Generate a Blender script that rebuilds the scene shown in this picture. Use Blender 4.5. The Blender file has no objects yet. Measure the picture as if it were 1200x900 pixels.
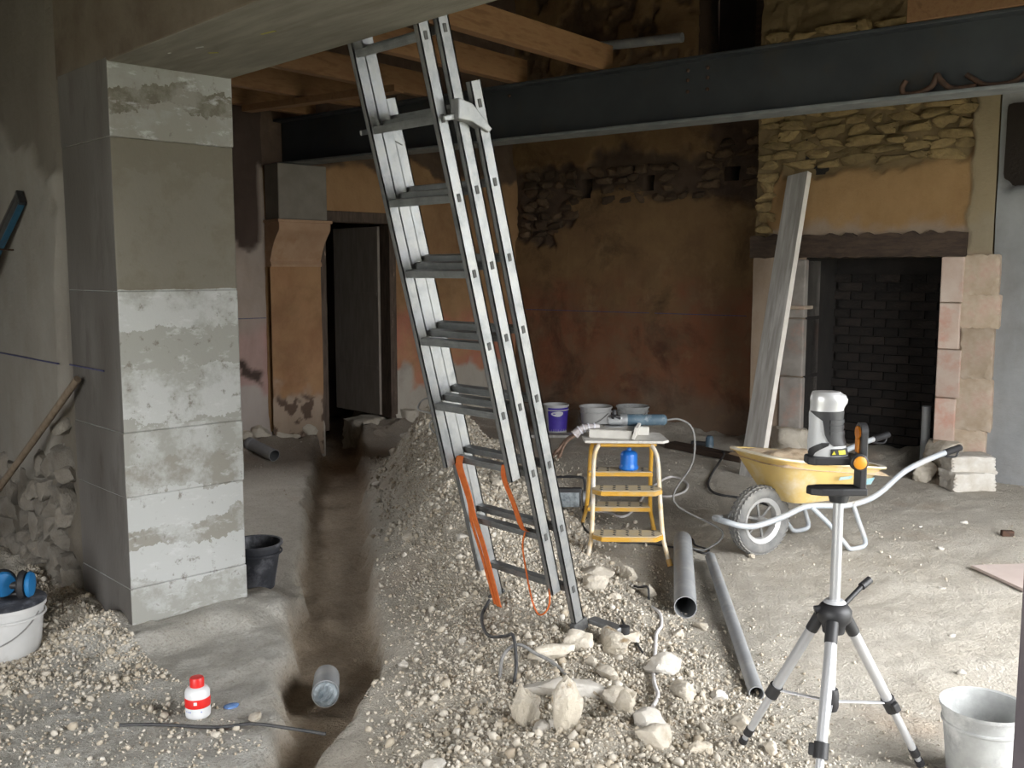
import bpy, math, random
import numpy as np
from mathutils import Matrix, Vector, Euler

R = math.radians
random.seed(7)
rng = np.random.default_rng(11)
sc = bpy.context.scene
COL = sc.collection

# ------------------------------------------------------------------ camera, sky, exposure
cam_d = bpy.data.cameras.new('camera'); cam_d.sensor_width = 36.0; cam_d.lens = 36.0 * 1150 / 1200
cam_d.clip_start = 0.02; cam_d.clip_end = 300
cam = bpy.data.objects.new('camera', cam_d); COL.objects.link(cam)
cam.location = (0, 0, 1.6); cam.rotation_euler = (R(90 - 6.55), 0, R(46.5))
sc.camera = cam

world = bpy.data.worlds.new('overcast_sky'); sc.world = world; world.use_nodes = True
wn = world.node_tree; wn.nodes.clear()
w_out = wn.nodes.new('ShaderNodeOutputWorld'); w_bg = wn.nodes.new('ShaderNodeBackground')
# overcast sky, three times brighter overhead than at the horizon
w_tc = wn.nodes.new('ShaderNodeTexCoord'); w_sp = wn.nodes.new('ShaderNodeSeparateXYZ'); w_cr = wn.nodes.new('ShaderNodeValToRGB')
w_cr.color_ramp.elements[0].position = 0.0; w_cr.color_ramp.elements[0].color = (.325, .329, .333, 1)
w_cr.color_ramp.elements[1].position = 1.0; w_cr.color_ramp.elements[1].color = (.975, .985, 1.0, 1)
wn.links.new(w_tc.outputs['Generated'], w_sp.inputs[0]); wn.links.new(w_sp.outputs[2], w_cr.inputs[0])
wn.links.new(w_cr.outputs[0], w_bg.inputs['Color']); w_bg.inputs['Strength'].default_value = 19.0
wn.links.new(w_bg.outputs[0], w_out.inputs[0])

def portal(name, loc, rot, sx, sy):
    l = bpy.data.lights.new(name, 'AREA'); l.shape = 'RECTANGLE'; l.size = sx; l.size_y = sy
    l.cycles.is_portal = True
    o = bpy.data.objects.new(name, l); COL.objects.link(o); o.location = loc; o.rotation_euler = rot
    return o
# sky light enters by the barn doorway (far room) and by a near-room doorway; the side opening is added, unseen
portal('sky_portal_barn_doorway', (.39, 4.35, 1.35), (0, R(90), 0), 2.8, 3.7)
portal('sky_portal_added_opening', (-8.62, 3.1, 1.65), (0, R(-90), 0), 1.2, 1.1)  # added opening out of view, brightens the trench and floor beside it
portal('sky_portal_near_doorway', (-1.2, -2.44, 1.17), (R(90), 0, 0), 3.2, 2.46)

vs = sc.view_settings
sc.display_settings.display_device = 'sRGB'
vs.view_transform = 'Standard'; vs.look = 'None'; vs.exposure = 0.50; vs.gamma = 1.0
vs.use_curve_mapping = False
sc.cycles.max_bounces = 8; sc.cycles.diffuse_bounces = 6
sc.cycles.use_denoising = True

# ------------------------------------------------------------------ noise
def _hash(ix, iy, iz, seed):
    h = (ix * 374761393 + iy * 668265263 + iz * 2147483647 + seed * 1274126177) & 0xFFFFFFFF
    h = ((h ^ (h >> 13)) * 1274126177) & 0xFFFFFFFF
    h = (h ^ (h >> 16)) & 0xFFFFFFFF
    return h / 4294967295.0
def vnoise(x, y, z=0.0, seed=0):
    x = np.asarray(x, float); y = np.asarray(y, float); z = np.zeros_like(x) + z
    xi = np.floor(x).astype(np.int64); yi = np.floor(y).astype(np.int64); zi = np.floor(z).astype(np.int64)
    fx = x - xi; fy = y - yi; fz = z - zi
    fx = fx * fx * (3 - 2 * fx); fy = fy * fy * (3 - 2 * fy); fz = fz * fz * (3 - 2 * fz)
    r = 0
    for dx in (0, 1):
        for dy in (0, 1):
            for dz in (0, 1):
                w = (fx if dx else 1 - fx) * (fy if dy else 1 - fy) * (fz if dz else 1 - fz)
                r = r + w * _hash(xi + dx, yi + dy, zi + dz, seed)
    return r * 2 - 1
def fbm(x, y, z=0.0, s=1.0, octv=4, seed=0, gain=.5):
    a = 1.0; t = 0; x = np.asarray(x, float) * s; y = np.asarray(y, float) * s; z = np.asarray(z, float) * s
    for k in range(octv):
        t = t + a * vnoise(x, y, z, seed + k * 17)
        x = x * 2.03; y = y * 2.03; z = z * 2.03; a *= gain
    return t
def sstep(a, b, x):
    t = np.clip((x - a) / (b - a), 0, 1); return t * t * (3 - 2 * t)

# ------------------------------------------------------------------ materials
def _mix(nt, a, b, fac, typ='MIX'):
    m = nt.nodes.new('ShaderNodeMix'); m.data_type = 'RGBA'; m.blend_type = typ
    for s, v in ((m.inputs[0], fac), (m.inputs[6], a), (m.inputs[7], b)):
        if isinstance(v, (int, float)): s.default_value = v
        elif isinstance(v, tuple): s.default_value = (*v, 1)
        else: nt.links.new(v, s)
    return m.outputs[2]
def _noise(nt, coord, scale, detail=5, rough=.6, dist=0):
    n = nt.nodes.new('ShaderNodeTexNoise'); n.inputs['Scale'].default_value = scale
    n.inputs['Detail'].default_value = detail; n.inputs['Roughness'].default_value = rough
    n.inputs['Distortion'].default_value = dist
    nt.links.new(coord, n.inputs['Vector']); return n.outputs['Fac']
def _ramp(nt, fac, stops, interp='LINEAR'):
    r = nt.nodes.new('ShaderNodeValToRGB'); cr = r.color_ramp; cr.interpolation = interp
    while len(cr.elements) < len(stops): cr.elements.new(0.5)
    for e, (p, c) in zip(cr.elements, stops):
        e.position = p; e.color = (*c, 1) if isinstance(c, tuple) else (c, c, c, 1)
    if not isinstance(fac, (int, float)): nt.links.new(fac, r.inputs[0])
    return r.outputs[0]
def _scaled(nt, coord, s):
    m = nt.nodes.new('ShaderNodeMapping'); m.inputs['Scale'].default_value = s
    nt.links.new(coord, m.inputs[0]); return m.outputs[0]
def _attr(nt, name):
    a = nt.nodes.new('ShaderNodeAttribute'); a.attribute_name = name; return a.outputs['Fac']
def _math(nt, op, a, b):
    m = nt.nodes.new('ShaderNodeMath'); m.operation = op; m.use_clamp = False
    for i, v in enumerate((a, b)):
        if isinstance(v, (int, float)): m.inputs[i].default_value = v
        else: nt.links.new(v, m.inputs[i])
    return m.outputs[0]
def _bump(nt, bsdf, h, strength, dist=.01):
    b = nt.nodes.new('ShaderNodeBump'); b.inputs['Strength'].default_value = strength
    b.inputs['Distance'].default_value = dist
    nt.links.new(h, b.inputs['Height']); nt.links.new(b.outputs[0], bsdf.inputs['Normal'])
def base_mat(name, rough=.8, metal=0.0, coord='Object'):
    m = bpy.data.materials.new(name); m.use_nodes = True; nt = m.node_tree
    b = nt.nodes['Principled BSDF']; b.inputs['Roughness'].default_value = rough
    b.inputs['Metallic'].default_value = metal
    tc = nt.nodes.new('ShaderNodeTexCoord')
    return m, nt, b, tc.outputs[coord]
def mk(name, c1, c2=None, scale=8, rough=.7, metal=0.0, bump=.0, bscale=40, bdist=.004, c3=None, stretch=None, lo=.35, hi=.65, dust=None, dscale=6, dlo=.5, dhi=.7, obj_rand=0.0):
    m, nt, b, co = base_mat(name, rough, metal)
    if stretch: co = _scaled(nt, co, stretch)
    c2 = c2 or c1
    stops = [(lo, c1), (hi, c2)] if c3 is None else [(lo, c1), ((lo + hi) / 2, c2), (hi, c3)]
    col = _ramp(nt, _noise(nt, co, scale), stops)
    if dust:
        col = _mix(nt, col, dust, _ramp(nt, _noise(nt, co, dscale, 6, .65), [(dlo, 0.0), (dhi, 1.0)]))
    if obj_rand:
        oi = nt.nodes.new('ShaderNodeObjectInfo')
        col = _mix(nt, col, _ramp(nt, oi.outputs['Random'], [(0.0, 1 - obj_rand), (1.0, 1 + obj_rand)]), 1.0, 'MULTIPLY')
    nt.links.new(col, b.inputs['Base Color'])
    if bump: _bump(nt, b, _noise(nt, co, bscale, 4), bump, bdist)
    return m

M = {}
M['alu'] = mk('scuffed_aluminium', (.44, .45, .46), (.27, .28, .285), 9, .48, .75, .12, 60, .002, dust=(.42, .42, .41), dscale=13, dlo=.42, dhi=.62)
M['alu_dark'] = mk('dull_aluminium', (.34, .35, .35), (.24, .25, .25), 14, .5, .8, .05, 60, .002)
M['hole'] = mk('dark_rung_end', (.05, .05, .05), (.09, .09, .085), 60, .7)
M['steel'] = mk('dark_painted_steel', (.030, .034, .040), (.045, .050, .056), 3, .62, 0.1, .15, 25, .003, dust=(.055, .045, .035), dscale=2.2, dlo=.55, dhi=.75)
M['flange'] = mk('lit_grey_flange', (.15, .165, .17), (.22, .23, .23), 9, .7, 0.1, .15, 40, .002)  # light along the bottom flange is put into this paler grey
M['rust'] = mk('rusty_iron', (.06, .035, .025), (.12, .06, .035), 30, .8, .2, .3, 80)
M['joist'] = mk('new_pine_joist', (.27, .125, .045), (.38, .20, .085), 3, .7, 0, .12, 30, .002, stretch=(8, 1, 8), c3=(.32, .15, .06), obj_rand=.18)
M['rafter'] = mk('old_rafter_wood', (.20, .085, .035), (.30, .13, .05), 3, .7, 0, .15, 30, .002, stretch=(8, 1, 8), obj_rand=.2)
M['roofboard'] = mk('roof_underlay', (.13, .11, .10), (.22, .20, .19), 2, .9, 0, .1, 20)
M['oldwood'] = mk('dark_old_timber', (.045, .026, .017), (.11, .07, .045), 4, .8, 0, .5, 22, .008, stretch=(1, 8, 8))
M['greyplank'] = mk('weathered_plank', (.34, .32, .29), (.50, .48, .45), 3, .8, 0, .25, 18, .003, stretch=(10, 10, 1), dust=(.62, .60, .57), dscale=1.4, dlo=.52, dhi=.7)
M['plankside'] = mk('lit_sawn_plank_edge', (.66, .62, .56), (.78, .74, .68), 8, .8, 0, .1, 40)
M['stick'] = mk('old_broomstick_wood', (.30, .235, .17), (.21, .155, .105), 5, .65, 0, .1, 30, stretch=(10, 10, 1))
M['doorwood'] = mk('dark_brown_door', (.21, .175, .145), (.27, .23, .195), 4, .75, 0, .15, 30, stretch=(6, 6, 1))
M['doorframe'] = mk('dark_brown_door_frame', (.05, .032, .022), (.10, .07, .05), 6, .75, 0, .2, 30, stretch=(6, 6, 1), dust=(.35, .26, .2), dscale=3, dlo=.66, dhi=.72)
M['pvc'] = mk('grey_pvc', (.23, .24, .25), (.29, .30, .31), 6, .5, 0, .05, 30, dust=(.42, .41, .39), dscale=5, dlo=.5, dhi=.75)
M['pvc_in'] = mk('grey_pvc_inside', (.13, .135, .14), (.17, .175, .18), 6, .6)
M['film'] = mk('clear_plastic_film', (.30, .34, .36), (.14, .17, .19), 18, .15, 0, .8, 26, .02)
M['yellow'] = mk('yellow_stool_enamel', (.60, .32, .035), (.66, .38, .06), 8, .45, 0, .05, 30, dust=(.50, .38, .22), dscale=7, dlo=.48, dhi=.72)
M['yellow_worn'] = mk('worn_cream_enamel', (.62, .42, .15), (.66, .58, .46), 14, .5, 0, .05, 30, dust=(.62, .58, .52), dscale=9, dlo=.45, dhi=.6)
M['tread'] = mk('dusty_tread_top', (.52, .42, .25), (.46, .40, .30), 12, .8, 0, .2, 60)
M['dusty_board'] = mk('plaster_dusted_board', (.50, .48, .44), (.62, .60, .56), 9, .85, 0, .25, 40, dust=(.36, .33, .28), dscale=14, dlo=.55, dhi=.7)
M['white_box'] = mk('dusty_white_card', (.66, .64, .60), (.56, .54, .50), 10, .8, 0, .1, 40)
M['tool_blue'] = mk('grey_blue_tool_plastic', (.055, .10, .14), (.10, .145, .18), 12, .5, 0, .05, 40, dust=(.32, .35, .37), dscale=18, dlo=.52, dhi=.7)
M['tool_grey'] = mk('silver_tool_casting', (.42, .43, .44), (.30, .31, .32), 20, .45, .5)
M['gasblue'] = mk('blue_gas_cartridge', (.012, .13, .52), (.02, .17, .58), 8, .35, 0.05)
M['black'] = mk('black_plastic', (.018, .018, .02), (.028, .028, .03), 15, .5, 0, .05, 60)
M['black_dusty'] = mk('dusty_black_rubber', (.025, .027, .034), (.055, .058, .068), 10, .6, 0, .1, 40, dust=(.24, .245, .27), dscale=8, dlo=.48, dhi=.72)
M['cable'] = mk('black_cable', (.03, .03, .032), (.06, .06, .06), 30, .6)
M['cable_grey'] = mk('grey_dusty_cable', (.15, .15, .145), (.25, .245, .235), 30, .7)
M['cable_white'] = mk('white_cable', (.62, .60, .60), (.72, .70, .69), 30, .55)
M['orange_strap'] = mk('orange_webbing', (.50, .10, .018), (.58, .15, .03), 40, .75, 0, .2, 120)
M['tray'] = mk('faded_yellow_tray', (.66, .47, .16), (.58, .42, .17), 5, .5, 0, .05, 30, dust=(.70, .62, .46), dscale=5, dlo=.5, dhi=.75)
M['tray_in'] = mk('cement_stained_tray_lip', (.66, .58, .42), (.72, .67, .56), 12, .8, 0, .2, 40)
M['tray_blue'] = mk('blue_paint_smear', (.20, .42, .50), (.42, .50, .44), 18, .6)
M['sand'] = mk('damp_sand', (.34, .25, .16), (.47, .37, .26), 12, .95, 0, .6, 70, .01, c3=(.40, .30, .20))
M['barrow_tube'] = mk('grey_blue_tube', (.42, .46, .50), (.52, .54, .56), 8, .5, .15, .04, 40, dust=(.58, .56, .53), dscale=6, dlo=.52, dhi=.75)
M['tyre'] = mk('dusty_tyre', (.12, .12, .118), (.22, .215, .20), 8, .85, 0, .2, 50, dust=(.33, .31, .28), dscale=6, dlo=.5, dhi=.75)
M['rim'] = mk('grey_rim', (.40, .40, .40), (.50, .49, .47), 9, .55, .3)
M['tripod'] = mk('tripod_silver', (.62, .63, .65), (.70, .71, .73), 6, .35, .55)
M['brace'] = mk('tripod_brace_silver', (.60, .61, .62), (.68, .68, .70), 6, .4, .5)
M['laser_silver'] = mk('silver_plastic', (.60, .60, .61), (.66, .66, .67), 12, .32, .35)
M['laser_grey'] = mk('light_grey_plastic', (.50, .51, .53), (.56, .57, .58), 12, .45, .1)
M['orange_knob'] = mk('orange_plastic', (.62, .24, .012), (.70, .29, .02), 20, .4)
M['amber'] = mk('amber_plastic', (.62, .22, .01), (.45, .13, .008), 30, .25)
M['warn'] = mk('yellow_warning_label', (.55, .50, .03), (.60, .55, .05), 20, .5)
M['whitebucket'] = mk('white_bucket_plastic', (.58, .58, .57), (.66, .66, .65), 6, .5, 0, .03, 30, dust=(.42, .40, .37), dscale=5, dlo=.55, dhi=.75)
M['plasterbucket'] = mk('plaster_caked_bucket', (.40, .41, .40), (.28, .285, .28), 9, .75, 0, .3, 40, dust=(.58, .58, .57), dscale=7, dlo=.48, dhi=.68)
M['purple'] = mk('violet_bucket_print', (.055, .03, .30), (.08, .05, .38), 8, .45)
M['print_white'] = mk('white_print', (.62, .62, .66), (.56, .56, .62), 20, .6)
M['turq'] = mk('turquoise_print', (.15, .50, .48), (.2, .55, .52), 20, .6)
M['suction_blue'] = mk('blue_plastic', (.01, .13, .33), (.02, .17, .40), 12, .4)
M['bottle_white'] = mk('white_bottle_plastic', (.72, .73, .74), (.78, .79, .80), 8, .35)
M['bottle_red'] = mk('red_plastic', (.62, .016, .014), (.70, .03, .025), 10, .4)
M['bottle_ink'] = mk('blue_print', (.15, .2, .5), (.3, .35, .6), 40, .5)
M['bluerag'] = mk('blue_scrap', (.08, .2, .5), (.2, .33, .6), 40, .7)
M['level_blue'] = mk('worn_blue_level', (.02, .09, .16), (.03, .13, .22), 14, .5, .2, dust=(.08, .08, .08), dscale=12, dlo=.5, dhi=.65)
M['level_dark'] = mk('dirty_level_web', (.045, .045, .045), (.09, .085, .08), 14, .7, .2)
M['pinkboard'] = mk('pinkish_board', (.47, .385, .35), (.53, .45, .41), 5, .8, 0, .1, 30)
M['brush'] = mk('brown_bristle', (.10, .06, .04), (.17, .11, .08), 60, .85, stretch=(1, 1, 1))
M['gloves'] = mk('striped_cuff', (.55, .53, .53), (.25, .20, .2), 30, .9)
M['stone'] = mk('pale_limestone', (.42, .365, .28), (.56, .51, .43), 9, .92, 0, .7, 45, .012, c3=(.50, .45, .37), obj_rand=.12)
M['stone_ochre'] = mk('ochre_stained_limestone', (.34, .25, .145), (.56, .51, .43), 8, .92, 0, .9, 45, .015, c3=(.52, .465, .375), lo=.36, hi=.52)
M['stone_white'] = mk('chalk_white_stone', (.48, .44, .38), (.60, .575, .53), 9, .92, 0, .6, 45, .01)
M['breast_stone'] = mk('ochre_wall_stone', (.22, .15, .062), (.33, .235, .105), 9, .95, 0, .8, 45, .012, c3=(.26, .185, .085), obj_rand=.28)
M['dark_stone'] = mk('dark_wall_stone', (.085, .052, .03), (.15, .095, .055), 9, .95, 0, .8, 45, .012, obj_rand=.35)
M['grey_stone'] = mk('grey_rubble_wall_stone', (.20, .18, .15), (.30, .275, .235), 7, .95, 0, .9, 35, .015, c3=(.25, .22, .18), obj_rand=.2)
M['corbel_pink'] = mk('pink_limewashed_jamb', (.44, .33, .27), (.52, .43, .37), 5, .9, 0, .4, 40, .006, dust=(.45, .24, .18), dscale=4, dlo=.52, dhi=.7, obj_rand=.1)
M['jambgrey'] = mk('grey_sooted_jamb', (.22, .20, .18), (.33, .30, .27), 5, .9, 0, .4, 40, .006, dust=(.36, .24, .2), dscale=4, dlo=.52, dhi=.7, obj_rand=.1)
M['ashlar'] = mk('fireplace_ashlar', (.36, .28, .20), (.47, .39, .31), 7, .9, 0, .5, 40, .008, dust=(.42, .28, .22), dscale=5, dlo=.5, dhi=.7, obj_rand=.15)
M['brick_soot'] = mk('sooty_firebrick', (.010, .008, .007), (.026, .019, .015), 8, .95, 0, .6, 50, .008, obj_rand=.5)
M['soot'] = mk('soot_black', (.012, .010, .009), (.022, .018, .015), 6, .95, 0, .5, 30)
M['corbel'] = mk('ochre_washed_corbel', (.40, .245, .15), (.47, .31, .20), 5, .9, 0, .3, 40, dust=(.35, .20, .11), dscale=4, dlo=.5, dhi=.7)
M['padstone'] = mk('grey_concrete_pad', (.17, .15, .125), (.21, .19, .16), 6, .9, 0, .3, 40)
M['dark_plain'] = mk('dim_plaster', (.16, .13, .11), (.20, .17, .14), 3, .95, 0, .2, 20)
M['nearroom'] = mk('near_room_plaster', (.28, .25, .22), (.33, .30, .26), 3, .95, 0, .2, 20)
M['grass'] = mk('yard_ground', (.10, .11, .07), (.15, .15, .11), 1, .95)  # unseen yard ground, darkened to cut light bounced upward
M['jamb_shaded'] = mk('shaded_rough_pier', (.10, .085, .095), (.15, .13, .135), 5, .9, 0, .3, 30)  # pier side turned from the light, its shade put into the colour

# concrete pier: cast in lifts, each with its own skin colour
def concrete_pier():
    m, nt, b, co = base_mat('pier_concrete', .85)
    sp = nt.nodes.new('ShaderNodeSeparateXYZ'); nt.links.new(co, sp.inputs[0])
    zz = _math(nt, 'ADD', sp.outputs[2], _math(nt, 'MULTIPLY', _math(nt, 'SUBTRACT', _noise(nt, co, 9, 4), .5), .02))
    z = _math(nt, 'DIVIDE', zz, 2.5)
    zw = _math(nt, 'ADD', z, _math(nt, 'MULTIPLY', _math(nt, 'SUBTRACT', _noise(nt, co, 4, 6, .7), .5), .11))
    brown = (.15, .135, .10); white = (.50, .51, .50); grey = (.34, .34, .31); mid = (.29, .28, .245)
    skin = _ramp(nt, zw, [(0, grey), (.105, white), (.165, mid), (.205, white), (.262, mid), (.318, grey), (.376, white), (.47, grey), (.54, white), (.70, white), (.80, mid), (.905, brown), (.945, grey)], 'CONSTANT')
    other = _ramp(nt, z, [(0, white), (.376, grey), (.607, (.18, .165, .125)), (.853, grey), (.905, mid)], 'CONSTANT')
    col = _mix(nt, skin, other, _ramp(nt, _noise(nt, co, 5.5, 7, .68), [(.47, 0.0), (.6, .85)]))
    col = _mix(nt, col, (.62, .63, .63), _ramp(nt, _noise(nt, _scaled(nt, co, (1, 1, 2.5)), 11, 6, .7), [(.56, 0.0), (.68, .55)]))
    col = _mix(nt, col, (.16, .14, .11), _ramp(nt, _noise(nt, co, 22, 5, .7), [(.60, 0.0), (.70, .75)]))
    up = _ramp(nt, z, [(0, 0.0), (.607, 1.0), (.853, 0.0)], 'CONSTANT')
    col = _mix(nt, col, _mix(nt, brown, (.19, .17, .128), _noise(nt, co, 3, 5)), _math(nt, 'MULTIPLY', up, .92))
    nt.links.new(col, b.inputs['Base Color'])
    _bump(nt, b, _noise(nt, co, 28, 7, .7), .35, .008)
    return m
M['pier'] = concrete_pier()
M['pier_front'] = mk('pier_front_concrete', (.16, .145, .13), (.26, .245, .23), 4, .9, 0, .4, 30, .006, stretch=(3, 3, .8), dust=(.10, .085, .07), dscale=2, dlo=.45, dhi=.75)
M['lintel'] = mk('board_marked_concrete', (.20, .185, .145), (.27, .255, .205), 3, .85, 0, .35, 22, .005, stretch=(1, 7, 7), dust=(.16, .14, .105), dscale=1.2, dlo=.5, dhi=.7)
M['lintel_shaded'] = mk('shaded_header_face', (.13, .10, .07), (.19, .155, .115), 3, .9, 0, .5, 15, .01, dust=(.09, .065, .045), dscale=2.5, dlo=.5, dhi=.7)  # shade on the header's near face is put into its colour
M['chalk'] = mk('chalk_mark', (.7, .7, .66), (.62, .62, .58), 30, .9)
M['chalk_yellow'] = mk('yellow_mark', (.50, .46, .10), (.44, .40, .12), 30, .9)

# plaster walls: attribute "bare" = plaster lost and painted recess shade, "low" = reddish dado, "grey" = cement / damp base
def plaster(name, top, top2, dado, dado2, base, bare, sc_=2.2, stain=0.0):
    m, nt, b, co = base_mat(name, .92)
    up = _mix(nt, top, top2, _ramp(nt, _noise(nt, co, sc_, 7, .65), [(.36, 0.0), (.64, 1.0)]))
    lo = _mix(nt, dado, dado2, _ramp(nt, _noise(nt, co, sc_ * 1.3, 7, .7), [(.40, 0.0), (.62, 1.0)]))
    col = _mix(nt, up, lo, _attr(nt, 'low'))
    col = _mix(nt, col, base, _attr(nt, 'grey'))
    col = _mix(nt, col, bare, _attr(nt, 'bare'))
    col = _mix(nt, col, (.75, .70, .66), _ramp(nt, _noise(nt, _scaled(nt, co, (2.2, 2.2, .9)), 2.4, 6, .65), [(.45, 0.0), (.75, .6)]), 'MULTIPLY')
    if stain:
        col = _mix(nt, col, (.40, .36, .34), _ramp(nt, _noise(nt, co, 1.6, 8, .68, .4), [(.50, 0.0), (.66, stain)]), 'MULTIPLY')
        col = _mix(nt, col, (.26, .17, .085), _ramp(nt, _noise(nt, co, 3.1, 7, .7), [(.56, 0.0), (.70, stain * .6)]))
    nt.links.new(col, b.inputs['Base Color'])
    _bump(nt, b, _noise(nt, co, 26, 7, .7), .55, .014)
    return m
M['red_plaster'] = plaster('red_ochre_plaster', (.22, .135, .058), (.17, .098, .044), (.21, .082, .038), (.185, .105, .055), (.175, .125, .085), (.075, .047, .03), stain=.85)
M['door_plaster'] = plaster('orange_ochre_plaster', (.41, .245, .12), (.34, .19, .09), (.50, .20, .13), (.46, .25, .13), (.46, .42, .36), (.13, .085, .06), stain=.4)
M['pink_plaster'] = plaster('pinkish_grey_plaster', (.42, .34, .29), (.37, .31, .27), (.50, .31, .28), (.42, .27, .24), (.48, .42, .38), (.07, .045, .035))  # near-black bare tone paints the shaded recess beside the corbel
M['hood_plaster'] = plaster('ochre_hood_plaster', (.42, .26, .115), (.36, .215, .09), (.36, .27, .19), (.40, .31, .235), (.34, .30, .20), (.22, .155, .075))
M['grey_plaster'] = plaster('grey_limewash_plaster', (.33, .31, .275), (.28, .26, .23), (.30, .28, .255), (.26, .24, .215), (.25, .23, .20), (.17, .15, .12))
M['cement_wall'] = plaster('blue_grey_cement', (.27, .275, .275), (.33, .335, .335), (.3, .3, .3), (.3, .3, .3), (.3, .3, .3), (.06, .045, .035))

# floor: attributes "sand" (trench), "pad" (cement), "heap" (pale rubble), "earth" (mostly painted shade)
def floor_mat():
    m, nt, b, co = base_mat('dusty_earth_floor', .95)
    n1 = _noise(nt, co, 3.0, 8, .68); n2 = _noise(nt, co, 26, 6, .7); n3 = _noise(nt, co, 90, 4, .7)
    dust = _mix(nt, (.54, .49, .41), (.66, .615, .535), _ramp(nt, n1, [(.35, 0.0), (.65, 1.0)]))
    dust = _mix(nt, dust, (.36, .30, .235), _ramp(nt, n2, [(.58, 0.0), (.74, .6)]))
    dust = _mix(nt, dust, (.48, .34, .23), _ramp(nt, _noise(nt, co, 1.1, 5), [(.58, 0.0), (.70, .45)]))
    heap = _mix(nt, (.44, .385, .305), (.60, .555, .475), _ramp(nt, n2, [(.38, 0.0), (.60, 1.0)]))
    sand = _mix(nt, (.56, .46, .345), (.45, .36, .265), _ramp(nt, n2, [(.4, 0.0), (.65, 1.0)]))
    pad = _mix(nt, (.52, .495, .44), (.66, .64, .59), _ramp(nt, n1, [(.4, 0.0), (.6, 1.0)]))
    pad = _mix(nt, pad, (.32, .28, .22), _ramp(nt, n2, [(.58, 0.0), (.74, .7)]))
    col = _mix(nt, dust, heap, _attr(nt, 'heap'))
    col = _mix(nt, col, pad, _attr(nt, 'pad'))
    col = _mix(nt, col, (.30, .25, .20), _attr(nt, 'earth'))  # far floor darkened in its colour, mostly standing in for shade
    col = _mix(nt, col, sand, _attr(nt, 'sand'))
    nt.links.new(col, b.inputs['Base Color'])
    h = _math(nt, 'ADD', _math(nt, 'MULTIPLY', n2, 1.0), _math(nt, 'MULTIPLY', n3, .8))
    col = _mix(nt, col, (.62, .58, .52), _ramp(nt, n3, [(.36, .55), (.5, 0.0)]), 'MULTIPLY')
    nt.links.new(col, b.inputs['Base Color'])
    _bump(nt, b, h, 1.0, .03)
    return m
M['floor'] = floor_mat()
def gravel_mat():
    m, nt, b, co = base_mat('limestone_gravel', .95)
    t = _attr(nt, 'tint')
    col = _ramp(nt, t, [(0, (.30, .245, .18)), (.25, (.45, .395, .31)), (.6, (.54, .495, .42)), (.9, (.61, .57, .50)), (1, (.66, .64, .59))])
    col = _mix(nt, col, (.85, .80, .72), _ramp(nt, _noise(nt, co, 60, 4), [(.4, 0.0), (.7, .8)]), 'MULTIPLY')
    nt.links.new(col, b.inputs['Base Color'])
    return m
M['gravel'] = gravel_mat()

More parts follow.
